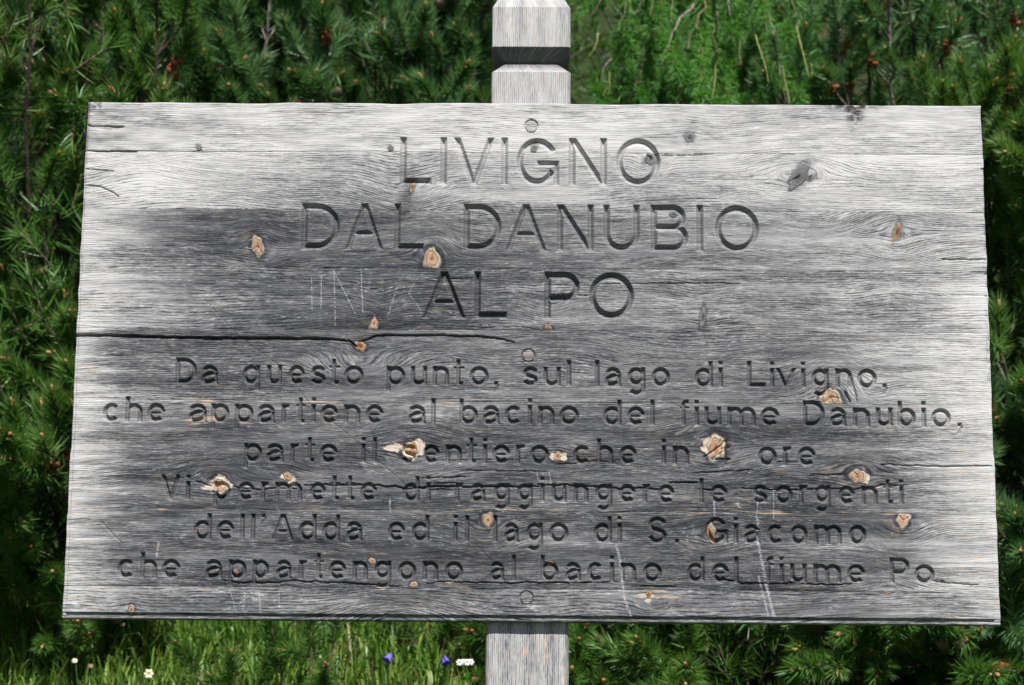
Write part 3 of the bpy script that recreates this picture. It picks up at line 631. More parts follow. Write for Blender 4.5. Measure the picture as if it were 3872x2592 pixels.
# rebates at the bottom and the sides, worn arrises
vbot = float(VV[-1, 0]); umax = float(UU[0, -1])
lipL = 8+8*VV/vbot; lipR = 10+12*VV/vbot
dl = UU; dr = umax-UU; db = vbot-VV; dt = VV
wig = 1.6*(fbm(VV/40, VV*0+3, 411, 3)-.5)*2
side = 5.0*np.clip((lipL+wig-dl)/2.2, 0, 1)+5.5*np.clip((lipR+wig-dr)/2.2, 0, 1)*(VV > 250)
bot = 9*np.clip((24+1.4*(fbm(UU/60, UU*0+1, 412, 3)-.5)*2-db)/1.6, 0, 1)
edge = np.zeros_like(BX)
for d_, k_ in ((dl, 4), (dr, 4), (dt, 5), (db, 7)):
    edge = np.maximum(edge, k_*(1-np.sqrt(np.clip(1-np.clip(1-d_/(k_+1.0), 0, 1)**2, 0, 1))))
frame = np.maximum(side, bot)+edge
seamd = np.zeros_like(BX)
for i, sv in enumerate(seam_v):
    seamd = np.maximum(seamd, (2.0 if i in (0, 1, 3) else 1.3)*np.clip(1.3-np.abs(VV-sv)/1.5, 0, 1))
warp = 3.0*(fbm(UU/900+2, VV/200+PL*5, 421, 2)-.5)                       # planks very slightly cupped
ridge = 0.55*(fbm(SX/60, gvv/5.0, 422, 2)-.5)*2
total = np.maximum(np.maximum(letter_depth*np.where(PL < 3, 1.32, 1.55), crackd), 0)
total = np.maximum(total, 0)+frame-relief*(letter_depth < 3)+warp+seamd+ridge
YB = total*PX
# grain runs down into the wood, so carved walls show it slanting
gvs = np.array([1.0, .95, 1.12, .85, 1.0, 1.15, 1.2, .62])[PL]
gvf = (gvv*gvs+letter_depth*0.42+crackd*.3)*0.35
gaf = SX*0.35
zz = BZ.copy()
# uneven top edge
zz[0, :] += 0; topw = 0.0020*(fbm(bx*9+3, bx*0, 431, 3)-.5)*2+0.0011*np.exp(-((SX[0]-1100)/40)**2)-0.0012*np.exp(-((SX[0]-1500)/60)**2)
zz += topw[None, :]*np.clip(1-VV/60, 0, 1)
sidew = 0.0014*(fbm(bz*40, bz*0+1, 432, 3)-.5)*2
xx = BX+sidew[:, None]*(np.clip(1-UU/40, 0, 1)-np.clip(1-(umax-UU)/40, 0, 1))
TH = 0.040
sign = empty('wooden_sign', (0, 0.06, 0))
tag(sign, 'weathered grey wooden notice board with carved Italian text on a square notched post', 'sign')
def plank(p):
    rows = np.where(plank_of_row == p)[0]
    r0, r1 = rows[0], rows[-1]+1
    rr = np.arange(r0, r1)
    X_, Y_, Z_ = xx[rr].copy(), YB[rr], zz[rr].copy()
    # let the plank's edge reach its seam (0.2 mm short of it)
    if p > 0: Z_[0] = Z0+H-seam_v[p-1]*PX-0.00015
    if p < 7: Z_[-1] = Z0+H-seam_v[p]*PX+0.00015
    n, m = len(rr), NX
    V = np.stack([X_, Y_, Z_], -1).reshape(-1, 3); I = np.arange(n*m).reshape(n, m)
    F = np.stack([I[:-1, :-1], I[1:, :-1], I[1:, 1:], I[:-1, 1:]], -1).reshape(-1, 4)
    A = {k: a[rr].ravel() for k, a in (('ga', gaf), ('gv', gvf), ('tone', tone), ('fresh', fresh), ('kr', kr), ('scr', scr), ('warm', warm), ('seed', SEED), ('soft', soft))}
    step = 6
    cs = list(range(0, m, step))+([m-1] if (m-1) % step else [])
    rs = list(range(0, n, step))+([n-1] if (n-1) % step else [])
    loop = [I[0, c] for c in cs]+[I[r, m-1] for r in rs[1:]]+[I[n-1, c] for c in cs[::-1][1:]]+[I[r, 0] for r in rs[::-1][1:-1]]
    # full-resolution outline so that no gap opens
    loop = list(I[0, :])+list(I[1:, m-1])+list(I[n-1, ::-1][1:])+list(I[::-1, 0][1:-1])
    loop = np.array(loop); k = len(loop)
    Vf = V[loop]; Vb = Vf.copy(); Vb[:, 1] = TH
    base = len(V); V = np.vstack([V, Vf, Vb])
    a = np.arange(k); b = (a+1) % k
    S_ = np.stack([base+a, base+k+a, base+k+b, base+b], 1)[:, ::-1]
    bi = len(V); c4 = np.array([[X_[0, 0], TH, Z_[0, 0]], [X_[0, -1], TH, Z_[0, -1]], [X_[-1, -1], TH, Z_[-1, -1]], [X_[-1, 0], TH, Z_[-1, 0]]]); V = np.vstack([V, c4])
    Fall = np.vstack([F, S_, [[bi, bi+1, bi+2, bi+3]]])
    ex = {}
    for kk, arr in A.items():
        f_ = arr[loop]; b_ = arr[loop].copy()
        if kk == 'gv': b_ = b_+TH*1000*0.6
        if kk == 'tone': f_ = f_*0+0.5; b_ = b_*0+0.45
        if kk in ('scr', 'fresh'): f_ = f_*0; b_ = b_*0
        ex[kk] = np.concatenate([arr, f_, b_, np.full(4, {'ga': 0, 'gv': 0, 'tone': .45, 'seed': 1}.get(kk, 0.0))])
    me = mesh_np('plank', V, Fall, [WOOD], None, True, ex)
    o = link('plank', me, sign); o.location = (0, -0.06, 0)
    return o
for p in range(8): plank(p)

# pegs
for x, y, r in PEGS:
    c = at(x, y, 0.0); rad = (r-2.4)*PX; mb = MB(); n = 28
    th = np.arange(n)/n*2*np.pi
    rings = [(rad, 0.012), (rad, 0.0002), (rad*.94, -0.0003), (rad*.5, -0.0004)]
    V = np.vstack([np.stack([rr*np.cos(th), np.full(n, yy), rr*np.sin(th)], 1) for rr, yy in rings]+[[[0, -0.0004, 0]]])
    Q = [(i*n+j, (i+1)*n+j, (i+1)*n+(j+1) % n, i*n+(j+1) % n) for i in range(3) for j in range(n)]
    T = [(3*n+j, 4*n, 3*n+(j+1) % n) for j in range(n)]
    me = mesh_np('peg', V, Q, [WOOD], None, False, {'ga': (V[:, 0])*1000+x, 'gv': V[:, 2]*1000+7*y, 'tone': np.full(len(V), .70 if y < 600 else .46), 'fresh': V[:, 0]*0, 'kr': V[:, 0]*0, 'scr': V[:, 0]*0, 'warm': V[:, 0]*0+.2, 'seed': V[:, 0]*0+y}, T)
    o = link('peg', me, sign); o.location = (c.x, c.y-0.06+YB[0, 0]*0+0.0006, c.z)

# post: two blocks with a V-notch all round, a lap behind the board
PF = 0.0160                                                            # front face of the post
def post_mesh(name, secs, cxy, lean=0.0, tones=(.72, .72), y_front=None, sd=1.0, warmv=0.0, nside=26, smooth=False):
    """square sections (z, inset); vertical grain; faces cut fine enough to carry wear"""
    hw_ = 0.0535; V = []; A = {k: [] for k in ('ga', 'gv', 'tone', 'fresh', 'kr', 'scr', 'warm', 'seed', 'soft')}
    # subdivide sections
    S2 = []
    for (z0, i0), (z1, i1) in zip(secs[:-1], secs[1:]):
        k = max(1, int(abs(z1-z0)/0.012))
        for j in range(k): S2.append((z0+(z1-z0)*j/k, i0+(i1-i0)*j/k, 0 if j or abs(i1-i0) < 1e-6 else 0))
    S2.append((secs[-1][0], secs[-1][1], 0))
    # duplicate sections at slope changes so the arrises stay sharp
    per = nside*4
    Q = []
    for si, (z, ins, _) in enumerate(S2):
        r = hw_-ins
        for s_ in range(4):
            for j in range(nside):
                t = -1+2*j/nside
                c = [(t, -1), (1, t), (-t, 1), (-1, -t)][s_]
                wobble = 0.0005*(vnoise(np.array(z*60+s_*9+j*.6), np.array(j*0.3+sd), 441)-.5)*2
                # slightly broken corners
                e = min(abs(abs(t)-1)*hw_, 0.003); cut = 0.0012*(1-e/0.003) if abs(abs(t)-1)*hw_ < 0.003 else 0
                X = cxy[0]+lean*z+c[0]*(r-cut)+(wobble if s_ % 2 else 0); Y = cxy[1]+c[1]*(r-cut)+(wobble if s_ % 2 == 0 else 0)
                V.append((X, Y, z)); A['ga'].append(z*1000+s_*300); A['gv'].append((j/nside*107+s_*131)+ins*900+1.5*math.sin(z*9))
                tt = np.interp(z, [secs[0][0], secs[-1][0]], tones)+0.10*math.sin(j*.9+sd*3)*math.sin(z*11)
                if ins > 0 and z > z_a+ins_n*0.98 and z < z_b: tt = 0.30;  # shade under the notch put into the wood tone
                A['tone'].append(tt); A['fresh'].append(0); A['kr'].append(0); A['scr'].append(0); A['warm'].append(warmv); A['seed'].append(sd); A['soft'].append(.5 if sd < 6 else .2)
    n = len(S2)
    for i in range(n-1):
        for j in range(per): Q.append((i*per+j, i*per+(j+1) % per, (i+1)*per+(j+1) % per, (i+1)*per+j))
    b = len(V)
    for z, i in ((S2[0][0], 0), (S2[-1][0], n-1)):
        V.append((cxy[0]+lean*z, cxy[1], z))
        for k in A: A[k].append(A[k][i*per])
    T = [((j+1) % per, j, b) for j in range(per)]+[((n-1)*per+j, (n-1)*per+(j+1) % per, b+1) for j in range(per)]
    return mesh_np(name, np.array(V), Q, [WOOD], None, smooth, {k: np.array(v, float) for k, v in A.items()}, T)
def zrow(sy, Y=PF): return float(s2w(np.array([2005.0]), np.array([float(sy)]), Y)[1][0])
pc = ((at(1856, 100, PF).x+at(2162, 100, PF).x)/2, PF+0.0535)
z_base, z_a, z_b, z_c = zrow(400), zrow(273), zrow(177), zrow(28)
ztop = z_c
ins = (z_b-z_a)/2
ins_n = ins
secs_up = [(Z0+H-0.04, 0.0), (z_a-0.001, 0.0), (z_a, 0.0), (z_a+ins, ins), (z_b-0.0012, 0.0012), (z_b, 0.0), (z_b+0.001, 0), (z_c-0.001, 0.0), (z_c, 0.0), (z_c+0.060, 0.030), (z_c+0.075, 0.046)]
def post_part(name, secs, tones, sd, warmv, dx=0.0):
    o = link(name, post_mesh(name, secs, (pc[0]+dx, pc[1]), 0.0, tones, None, sd, warmv), sign); o.location = (0, -0.06, 0); return o
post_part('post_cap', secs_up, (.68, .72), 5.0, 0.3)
xb = (at(1829, 2480, PF).x+at(2158, 2480, PF).x)/2
post_part('post', [(-0.35, 0.0), (0.5, 0.0), (Z0+0.04, 0.0)], (.62, .62), 9.0, 0.75, xb-pc[0])
# web of the post behind the board
mb = MB()
x0_, x1_ = xb-0.053, xb+0.053; y0_, y1_ = TH+0.0005, PF+0.107; z0_, z1_ = Z0+0.041, Z0+H-0.041
V = [(x, y, z) for z in (z0_, z1_) for x, y in ((x0_, y0_), (x1_, y0_), (x1_, y1_), (x0_, y1_))]
me = mesh_np('post_web', V, [(0, 1, 5, 4), (1, 2, 6, 5), (2, 3, 7, 6), (3, 0, 4, 7), (0, 3, 2, 1), (4, 5, 6, 7)], [WOOD], None, False,
 {'ga': [v[2]*1000 for v in V], 'gv': [(v[0]+v[1])*1000 for v in V], 'tone': [.45]*8, 'seed': [4]*8})
o = link('post_web', me, sign); o.location = (0, -0.06, 0)

# ------------------------------------------------------------------ plants
def mat_leaf(name, c_dark, c_mid, c_light, rough=0.42, trans=0.25, spec=0.5):
    g = G(name)
    oi = g.n('ShaderNodeObjectInfo').outputs['Random']; tc = g.n('ShaderNodeTexCoord').outputs['Object']
    nz = g.noise(tc, 28, 3, 0.6)
    f = g.math('ADD', g.math('MULTIPLY', oi, 0.6), g.math('MULTIPLY', nz, 0.4))
    col = g.ramp(f, [(0.15, c_dark), (0.5, c_mid), (0.85, c_light)])
    b = g.bsdf(col, rough, spec)
    tr = g.n('ShaderNodeBsdfTranslucent'); g.put(tr.inputs[0], g.mix(0.5, col, (c_light[0]*1.3, c_light[1]*1.4, c_light[2]*0.5)))
    mx = g.n('ShaderNodeMixShader'); mx.inputs[0].default_value = trans; g.put(mx.inputs[1], b); g.put(mx.inputs[2], tr.outputs[0])
    return g.out(mx.outputs[0])
NEEDLE = mat_leaf('pine_needles', (0.046, 0.13, 0.020), (0.095, 0.22, 0.036), (0.19, 0.32, 0.09))
NEEDLE_B = mat_leaf('blue_pine_needles', (0.048, 0.14, 0.036), (0.095, 0.225, 0.068), (0.20, 0.34, 0.16))
LARCH = mat_leaf('larch_needles', (0.045, 0.17, 0.022), (0.085, 0.26, 0.04), (0.16, 0.36, 0.07), 0.5, 0.35)
GRASS = mat_leaf('grass_blades', (0.03, 0.085, 0.015), (0.055, 0.13, 0.025), (0.11, 0.18, 0.05), 0.45, 0.35)
ORANGE = mat_simple('male_cones', (0.17, 0.045, 0.015), (0.36, 0.11, 0.04), 200, 0.8)
BUD = mat_simple('resin_buds', (0.28, 0.11, 0.045), (0.48, 0.26, 0.13), 200, 0.6)
YSHOOT = mat_simple('young_shoot_bark', (0.24, 0.27, 0.06), (0.42, 0.38, 0.14), 60, 0.6)
DARKBARK = mat_simple('dark_bark', (0.028, 0.020, 0.014), (0.075, 0.055, 0.042), 45, 0.9, 0.004)
LSTEM = mat_simple('larch_stem', (0.07, 0.085, 0.03), (0.16, 0.14, 0.06), 60, 0.8)
GREYBARK = mat_simple('grey_bark', (0.10, 0.085, 0.07), (0.28, 0.24, 0.21), 45, 0.9, 0.004)

def unit(v): return v/(np.linalg.norm(v, axis=-1, keepdims=True)+1e-12)
def needles_on(mb, pts, tang, n, ln, a0, a1, width, droop, m=0, r=rng):
    """n needles spread along a stem given by pts / tang arrays; a0..a1 angle to the stem (deg), tighter towards the tip"""
    t = np.sort(r.random(n)**0.85); i = np.clip((t*(len(pts)-1)), 0, len(pts)-1.001); k = i.astype(int); fr = (i-k)[:, None]
    P = pts[k]*(1-fr)+pts[k+1]*fr; T = unit(tang[k]*(1-fr)+tang[k+1]*fr)
    rv = r.normal(size=(n, 3)); pr = unit(rv-T*(rv*T).sum(1, keepdims=True))
    ang = np.radians(a1+(a0-a1)*(1-t)+r.normal(size=n)*9)[:, None]
    D = T*np.cos(ang)+pr*np.sin(ang)
    L = (ln*(0.8+0.35*r.random(n)))[:, None]
    bend = unit(D+T*0.22+np.array([0, 0, -droop]))
    P1 = P+D*L*0.5; P2 = P1+bend*L*0.5
    side = unit(np.cross(D, r.normal(size=(n, 3))))
    mb.blades(P, P1, P2, width, side, m)

def shoot_mesh(v, needle):
    r = np.random.default_rng(500+v); mb = MB()
    L = [0.085, 0.07, 0.10, 0.06, 0.08, 0.075, 0.09][v]
    bend = r.normal(size=2)*0.012
    t = np.linspace(0, 1, 6); pts = np.stack([bend[0]*t*t, bend[1]*t*t, L*t], 1); tg = unit(np.gradient(pts, axis=0))
    mb.tube(pts, np.linspace(0.0026, 0.0018, 6), 1, 5)
    n = [300, 260, 340, 220, 200, 260, 300][v]
    if v == 4:      # last year's male cones have left an orange cuff, needles only towards the tip
        needles_on(mb, pts[2:], tg[2:], n, 0.040, 62, 22, 0.0015, .12, 0, r)
        for k in range(11):
            a = r.random()*6.28; z = 0.006+0.030*r.random(); mb.ball((0.006*math.cos(a), 0.006*math.sin(a), z), 0.0050, (math.cos(a), math.sin(a), .6), 1.4, 2, 2, 5)
    else:
        needles_on(mb, pts, tg, int(n*1.1), 0.033, 72, 26, 0.0017, .04, 0, r)
    if v == 5:
        for s_ in (-1, 1): mb.ball((0.014*s_, 0.004, 0.018), 0.0095, (s_*.5, 0, 1), 1.5, 1, 4, 7)
    tip = pts[-1]
    mb.ball(tip+tg[-1]*0.006, 0.0034, tg[-1], 2.4, 3, 3, 6)
    if v in (0, 2, 6):
        for k in range(3):
            a = k*2.1+v; mb.ball(tip+np.array([math.cos(a)*.005, math.sin(a)*.005, 0.002]), 0.0022, (math.cos(a)*.5, math.sin(a)*.5, 1), 2.2, 3, 2, 5)
    return mb.mesh('shoot', [needle, BARK, ORANGE, BUD])
SHOOTS = [shoot_mesh(v, NEEDLE) for v in range(7)]
SHOOTS_B = [shoot_mesh(v, NEEDLE_B) for v in range(7)]

def bez(p0, p1, p2, n):
    t = np.linspace(0, 1, n)[:, None]; return p0*(1-t)**2+2*p1*t*(1-t)+p2*t*t
def place(name, me, parent, ploc, pos, direc, spin, sc):
    q = Vector(direc).to_track_quat('Z', 'Y').to_matrix().to_4x4() @ Matrix.Rotation(spin, 4, 'Z')
    o = bpy.data.objects.new(name, me); COL.objects.link(o); o.parent = parent
    o.matrix_basis = Matrix.Translation(Vector(pos)-Vector(ploc)) @ q @ Matrix.Scale(sc, 4)
    return o

def pine(label, base, centre, rad, nbr, per, sd, blue=False, orange=0.08, name='mountain_pine', maxshoots=300, sc=1.0, up=0.55, fill=0):
    """bush: branches sweep from the base to the outer surface of a lumpy ellipsoid, each with whorls of needle shoots"""
    r = np.random.default_rng(sd); root = empty(name, base); base = np.array(base, float); centre = np.array(centre, float); rad = np.array(rad, float)
    tag(root, label, 'pine', 'mountain pines behind the sign')
    SH = SHOOTS_B if blue else SHOOTS; made = 0
    view = unit(np.array([0, -1.0, 0.25]))
    extra = []
    for b in range(nbr):
        # even spread over the side facing the light and the viewer, and over the top
        for _ in range(20):
            d = unit(r.normal(size=3)); 
            if d[1] < 0.35 and d[2] > -0.75: break
        lump = 0.55+0.57*r.random()
        tip = centre+d*rad*lump
        gz = float(zg(tip[0], tip[1]))+0.06
        tip[2] = max(tip[2], gz)
        start = base+np.array([r.normal()*.05, r.normal()*.04, 0.02+0.12*r.random()])
        mid = start*0.45+tip*0.55+np.array([0, 0, -0.16*abs(tip[2]-start[2])-0.05])+d*np.array([.10, .10, 0])
        C = bez(start, mid, tip, 15); C[1:-1] += r.normal(size=(13, 3))*0.006
        mb = MB(); mb.tube(C, np.linspace(0.0075, 0.0026, 15)*(0.8+0.4*r.random()), 0, 6)
        TGc = unit(np.gradient(C, axis=0)); needles_on(mb, C[11:], TGc[11:], 70, 0.038, 70, 40, 0.0017, .1, 1, r)
        TG = unit(np.gradient(C, axis=0)); tips = [(C[-1], unit(TG[-1]*.8+np.array([0, -.55, up*.45])+r.normal(size=3)*.2)) ]
        for k in range(per-1):
            t = (0.99, 0.99, 0.86, 0.86, 0.70, 0.70, 0.5)[k % 7]; i = min(13, int(t*14)); P = C[i]; T = TG[i]
            s_ = unit(r.normal(size=3)); s_ = unit(s_-T*(s_@T))
            D = unit(T*0.45+s_*0.75+np.array([0, -0.38, up*.5]))
            ln = (0.03+0.05*r.random())*sc*(1.5-t*.5)
            Q = bez(P, P+D*ln*.6, P+D*ln+np.array([0, 0, ln*.3*up]), 5); mb.tube(Q, np.linspace(0.0034, 0.0024, 5), 0, 4)
            tips.append((Q[-1], unit(D+np.array([0, -0.55, up*.55])+r.normal(size=3)*.25)))
        me = mb.mesh('branch', [GREYBARK if b % 5 == 0 else DARKBARK, NEEDLE_B if blue else NEEDLE]); me.transform(Matrix.Translation(-Vector(base)))
        link('branch', me, root)
        for (p, dd) in tips:
            if made >= maxshoots: break
            v = 4 if r.random() < orange else int(r.choice([0, 1, 2, 3, 6, 5], p=[.25, .2, .2, .15, .16, .04]))
            place('needle_shoot', SH[v], root, base, p-dd*0.012, dd, r.random()*6.28, sc*(0.98+0.42*r.random())); made += 1
    if fill:
        # shaded inner foliage, uncountable
        mb = MB(); n = fill
        D = unit(r.normal(size=(n, 3))); D[:, 1] = np.where(D[:, 1] > .5, -D[:, 1], D[:, 1])
        C0 = centre+D*rad*(0.25+0.5*r.random(n))[:, None]
        C0 = C0[C0[:, 2] > zg(C0[:, 0], C0[:, 1])+0.03]
        for c in C0:
            dd = unit(r.normal(size=3)*.6+np.array([0, -.3, .7])); pts = c+np.linspace(0, .09, 4)[:, None]*dd
            needles_on(mb, pts, np.repeat(dd[None], 4, 0), 34, 0.05, 66, 24, 0.0026, .1, 0, r)
            mb.tube(pts, 0.002, 1, 3)
        me = mb.mesh('inner_needles', [NEEDLE_B if blue else NEEDLE, BARK]); me.transform(Matrix.Translation(-Vector(base)))
        tag(link('inner_needles', me, root), kind='stuff')
    return root
def gpt(x, y): return (x, y, float(zg(x, y)))

PINES = [
 # label, base xy, centre (image x, y, depth), radii, branches, per, seed, blue, orange, scale
 ('mountain pine with upright dark green tufts left of the board, reaching from grass to top', (-1.02, 1.62), (110, 860, 1.0), (.34, .36, .80), 40, 7, 1, False, .10, 1.0, 330),
 ('mountain pine above the left corner of the board, bluish tufts and grey twigs', (-0.95, 1.95), (560, 160, 1.45), (.45, .34, .50), 38, 7, 2, True, .10, 1.0, 260),
 ('tall mountain pine between the left corner pine and the notched post top', (-0.35, 2.15), (1330, 200, 1.5), (.44, .34, .52), 38, 7, 3, True, .07, 1.08, 260),
 ('mountain pine with many rust-brown cones above the right end of the board', (1.02, 2.1), (3480, 260, 1.45), (.42, .34, .52), 40, 7, 4, True, .30, 0.85, 260),
 ('dark mountain pine beside the right edge of the board', (1.15, 1.7), (3880, 1250, 1.15), (.30, .34, .62), 38, 7, 5, False, .22, .95, 300),
 ('low mountain pine under the right half of the board, beside the post', (0.62, 1.55), (2850, 2420, .95), (.46, .30, .26), 40, 7, 6, False, .07, 1.05, 240),
 ('spreading mountain pine at the lower right corner, brown cones among pale twigs', (1.18, 1.5), (3720, 2330, 1.0), (.30, .30, .34), 34, 7, 7, True, .28, .95, 240),
 ('low mountain pine with hanging dark tufts behind the bottom left corner of the board', (-1.0, 1.5), (90, 1900, 1.1), (.33, .30, .34), 34, 7, 8, False, .10, 1.0, 260),
]
for lab, (bx_, by_), (cx_, cy_, Yc), rd, nb_, per_, sd_, bl_, og_, sc_, fl_ in PINES:
    c = at(cx_, cy_, Yc+rd[1]*0.55)
    pine(lab, gpt(bx_, by_), (c.x, c.y, c.z), rd, nb_, per_, sd_, bl_, og_, sc=sc_, fill=fl_//3)

# second row: taller pines standing behind, seen only through the gaps
BACK = [
 ('large shaded pine behind the left half of the board', (-1.4, 3.3), (-1.3, 3.0, 2.35), (1.0, .6, 1.25), 11),
 ('large shaded pine behind the notched post', (0.0, 3.5), (0.05, 3.2, 2.5), (.95, .6, 1.3), 12),
 ('large shaded pine behind the larch and the right half of the board', (1.5, 3.4), (1.35, 3.1, 2.4), (1.0, .6, 1.25), 13),
]
for lab, (x, y), c, rd, sd_ in BACK:
    pine(lab, gpt(x, y), c, rd, 42, 7, sd_, False, 0.03, sc=1.45, fill=700)

# ------------------------------------------------------------------ larch
def larch_twig(v):
    r = np.random.default_rng(700+v); mb = MB(); L = [.34, .26, .42, .22][v]
    n = 14; t = np.linspace(0, 1, n); b = r.normal(size=2)*.03
    pts = np.stack([b[0]*np.sin(t*2.6), b[1]*t*t+.02*np.sin(t*5+v), L*t], 1); tg = unit(np.gradient(pts, axis=0))
    mb.tube(pts, np.linspace(.0017, .0009, n), 1, 4)
    m = int(L/0.0062)
    for k in range(m):
        u = (k+.5)/m*(n-1); i = int(u); fr = u-i; P = pts[i]*(1-fr)+pts[min(i+1, n-1)]*fr; T = tg[i]
        q = 15; rv = r.normal(size=(q, 3)); pr = unit(rv-T*(rv@T)[:, None]); a = np.radians(r.uniform(35, 85, q))[:, None]
        out = unit(r.normal(size=3)); out = unit(out-T*(out@T))
        D = unit(T*np.cos(a)*.8+pr*np.sin(a)*.8+out*.6); ln = (0.025*(0.8+.4*r.random(q)))[:, None]
        P0 = np.repeat(P[None], q, 0)+out*.002
        mb.blades(P0, P0+D*ln*.55, P0+unit(D+T*.25)*ln, 0.0015, unit(np.cross(D, r.normal(size=(q, 3)))), 0)
    return mb.mesh('drooping_twig', [LARCH, LSTEM])
LT = [larch_twig(v) for v in range(4)]
def young_shoot(v):
    r = np.random.default_rng(760+v); mb = MB(); L = [.15, .11, .19][v]; t = np.linspace(0, 1, 8)
    pts = np.stack([.012*np.sin(t*3+v), .008*t*t, L*t], 1); tg = unit(np.gradient(pts, axis=0))
    mb.tube(pts, np.linspace(.0024, .0014, 8), 1, 5); needles_on(mb, pts, tg, 60, .016, 50, 15, .0011, 0, 0, r)
    return mb.mesh('young_shoot', [LARCH, YSHOOT])
YS = [young_shoot(v) for v in range(3)]
def larch():
    r = np.random.default_rng(31)
    top = at(2692, -700, 2.2); base = (top.x+.03, 2.2, float(zg(top.x, 2.2))); root = empty('larch', base)
    tag(root, 'young larch with soft bright green drooping twigs and yellowish new shoots', 'larch')
    B0 = np.array(base); mb = MB(); n = 12; t = np.linspace(0, 1, n)
    pts = np.stack([B0[0]+.02*np.sin(t*4), B0[1]+0*t, B0[2]-.1+(3.0)*t], 1); mb.tube(pts, np.linspace(.035, .015, n), 0, 9)
    me = mb.mesh('trunk', [GREYBARK]); me.transform(Matrix.Translation(-Vector(base))); link('trunk', me, root)
    tn = 0
    # branches: image position of the tip, depth, start height factor
    tips = [(2270, 330, 1.75), (2330, 120, 1.7), (2400, 330, 1.6), (2460, 60, 1.5), (2500, 250, 1.45), (2560, 420, 1.5), (2640, 200, 1.35), (2700, 330, 1.4), (2760, 60, 1.4), (2800, 240, 1.5), (2860, 400, 1.6), (2900, 130, 1.5), (2960, 260, 1.65), (3030, 120, 1.7), (3060, 330, 1.8), (3150, 60, 1.8), (2380, 480, 1.7), (2620, 520, 1.6), (2820, 560, 1.7), (3120, 240, 1.95), (2980, 520, 1.8), (2240, 60, 1.9)]
    for bi, (sx, sy, Y) in enumerate(tips):
        P2 = np.array(at(sx, sy, Y)); dx = P2[0]-B0[0]
        P0 = np.array([B0[0], B0[1], P2[2]+.30+.25*r.random()]); P1 = (P0+P2)/2+np.array([dx*.12, -.05, .16])
        C = bez(P0, P1, P2, 16); C[1:-1] += r.normal(size=(14, 3))*.004
        mb = MB(); mb.tube(C, np.linspace(.005, .0016, 16), 0, 5); me = mb.mesh('branch', [GREYBARK if bi % 4 == 0 else LSTEM]); me.transform(Matrix.Translation(-Vector(base))); link('branch', me, root)
        for k in range(8):
            if tn >= 296: break
            i = int(3+12*(k+r.random()*.9)/8); i = min(i, 15)
            d = unit(np.array([r.normal()*.17+dx*.25, -.12+r.normal()*.15, -1.0]))
            if k > 6: d = unit(np.array([dx*.5+r.normal()*.3, -.5, -.6]))
            place('drooping_twig', LT[int(r.integers(4))], root, base, C[i], d, r.random()*6.28, .75+.45*r.random()); tn += 1
    # the straw-coloured young shoots that hang free, where the photograph has them (upper end, lower end, depth)
    for (ax_, ay_, bx_, by_, Y) in [(2868, 130, 2890, 310, 1.30), (3015, 90, 3045, 300, 1.35), (3066, 240, 3072, 295, 1.35), (2958, 250, 2978, 390, 1.3), (3155, 10, 3178, 160, 1.5), (3178, 0, 3165, 80, 1.5), (3140, 150, 3198, 210, 1.5), (3210, 110, 3235, 240, 1.55),
        (2705, 250, 2685, 370, 1.25), (2538, 0, 2545, 75, 1.35), (2310, 270, 2295, 350, 1.6), (2262, 130, 2225, 220, 1.6), (2300, 330, 2285, 360, 1.6), (3215, 200, 3225, 260, 1.6)]:
        a = np.array(at(ax_, ay_, Y)); b = np.array(at(bx_, by_, Y-.02)); L = np.linalg.norm(b-a)
        v = int(r.integers(3)); place('young_shoot', YS[v], root, base, a, unit(b-a), r.random()*6, L/[.15, .11, .19][v])
larch()

# ------------------------------------------------------------------ grass and flowers
def grass(name, n, box, hmin, hmax, w, sd, wantz=True, thatch=False):
    r = np.random.default_rng(sd); x = r.uniform(box[0], box[1], n); y = r.uniform(box[2], box[3], n)
    dens = fbm(x*2.2+30, y*2.2+30, sd, 3); keep = dens > (0.36 if box[2] < 0 else 0.22); x, y = x[keep], y[keep]; n = len(x)
    z = zg(x, y)-.01; h = (hmin+(hmax-hmin)*r.random(n)**1.6)[:, None]
    P0 = np.stack([x, y, z], 1); th = r.random(n)*6.283; lean = (0.15+0.75*r.random(n)**1.5)[:, None]
    dirv = np.stack([np.cos(th), np.sin(th)-.35, 0*th], 1); up = np.array([0, 0, 1.0])
    P1 = P0+(up*.8+dirv*lean*.35)*h*.5; P1b = P1+(up*.6+dirv*lean*.8)*h*.3; P2 = P1b+(up*(.35-lean*.6)+dirv*lean)*h*.3
    side = unit(np.stack([-np.sin(th+r.normal(size=n)*.6), np.cos(th), 0*th], 1)); wv = (w*(.6+.8*r.random(n)))[:, None]*.5
    V = np.stack([P0-side*wv, P0+side*wv, P1-side*wv, P1+side*wv, P1b-side*wv*.7, P1b+side*wv*.7, P2], 1).reshape(-1, 3)
    i = np.arange(n)*7
    Q = np.vstack([np.stack([i, i+1, i+3, i+2], 1), np.stack([i+2, i+3, i+5, i+4], 1)]); T = np.stack([i+4, i+5, i+6], 1)
    me = mesh_np(name, V, Q, [GRASSM], None, True, {'tint': np.repeat(np.clip(r.random(n)*.75+.5*(dens[keep]-.5), 0, 1)+(r.random(n) > .965)*1.0, 7)}, T)
    return link(name, me)
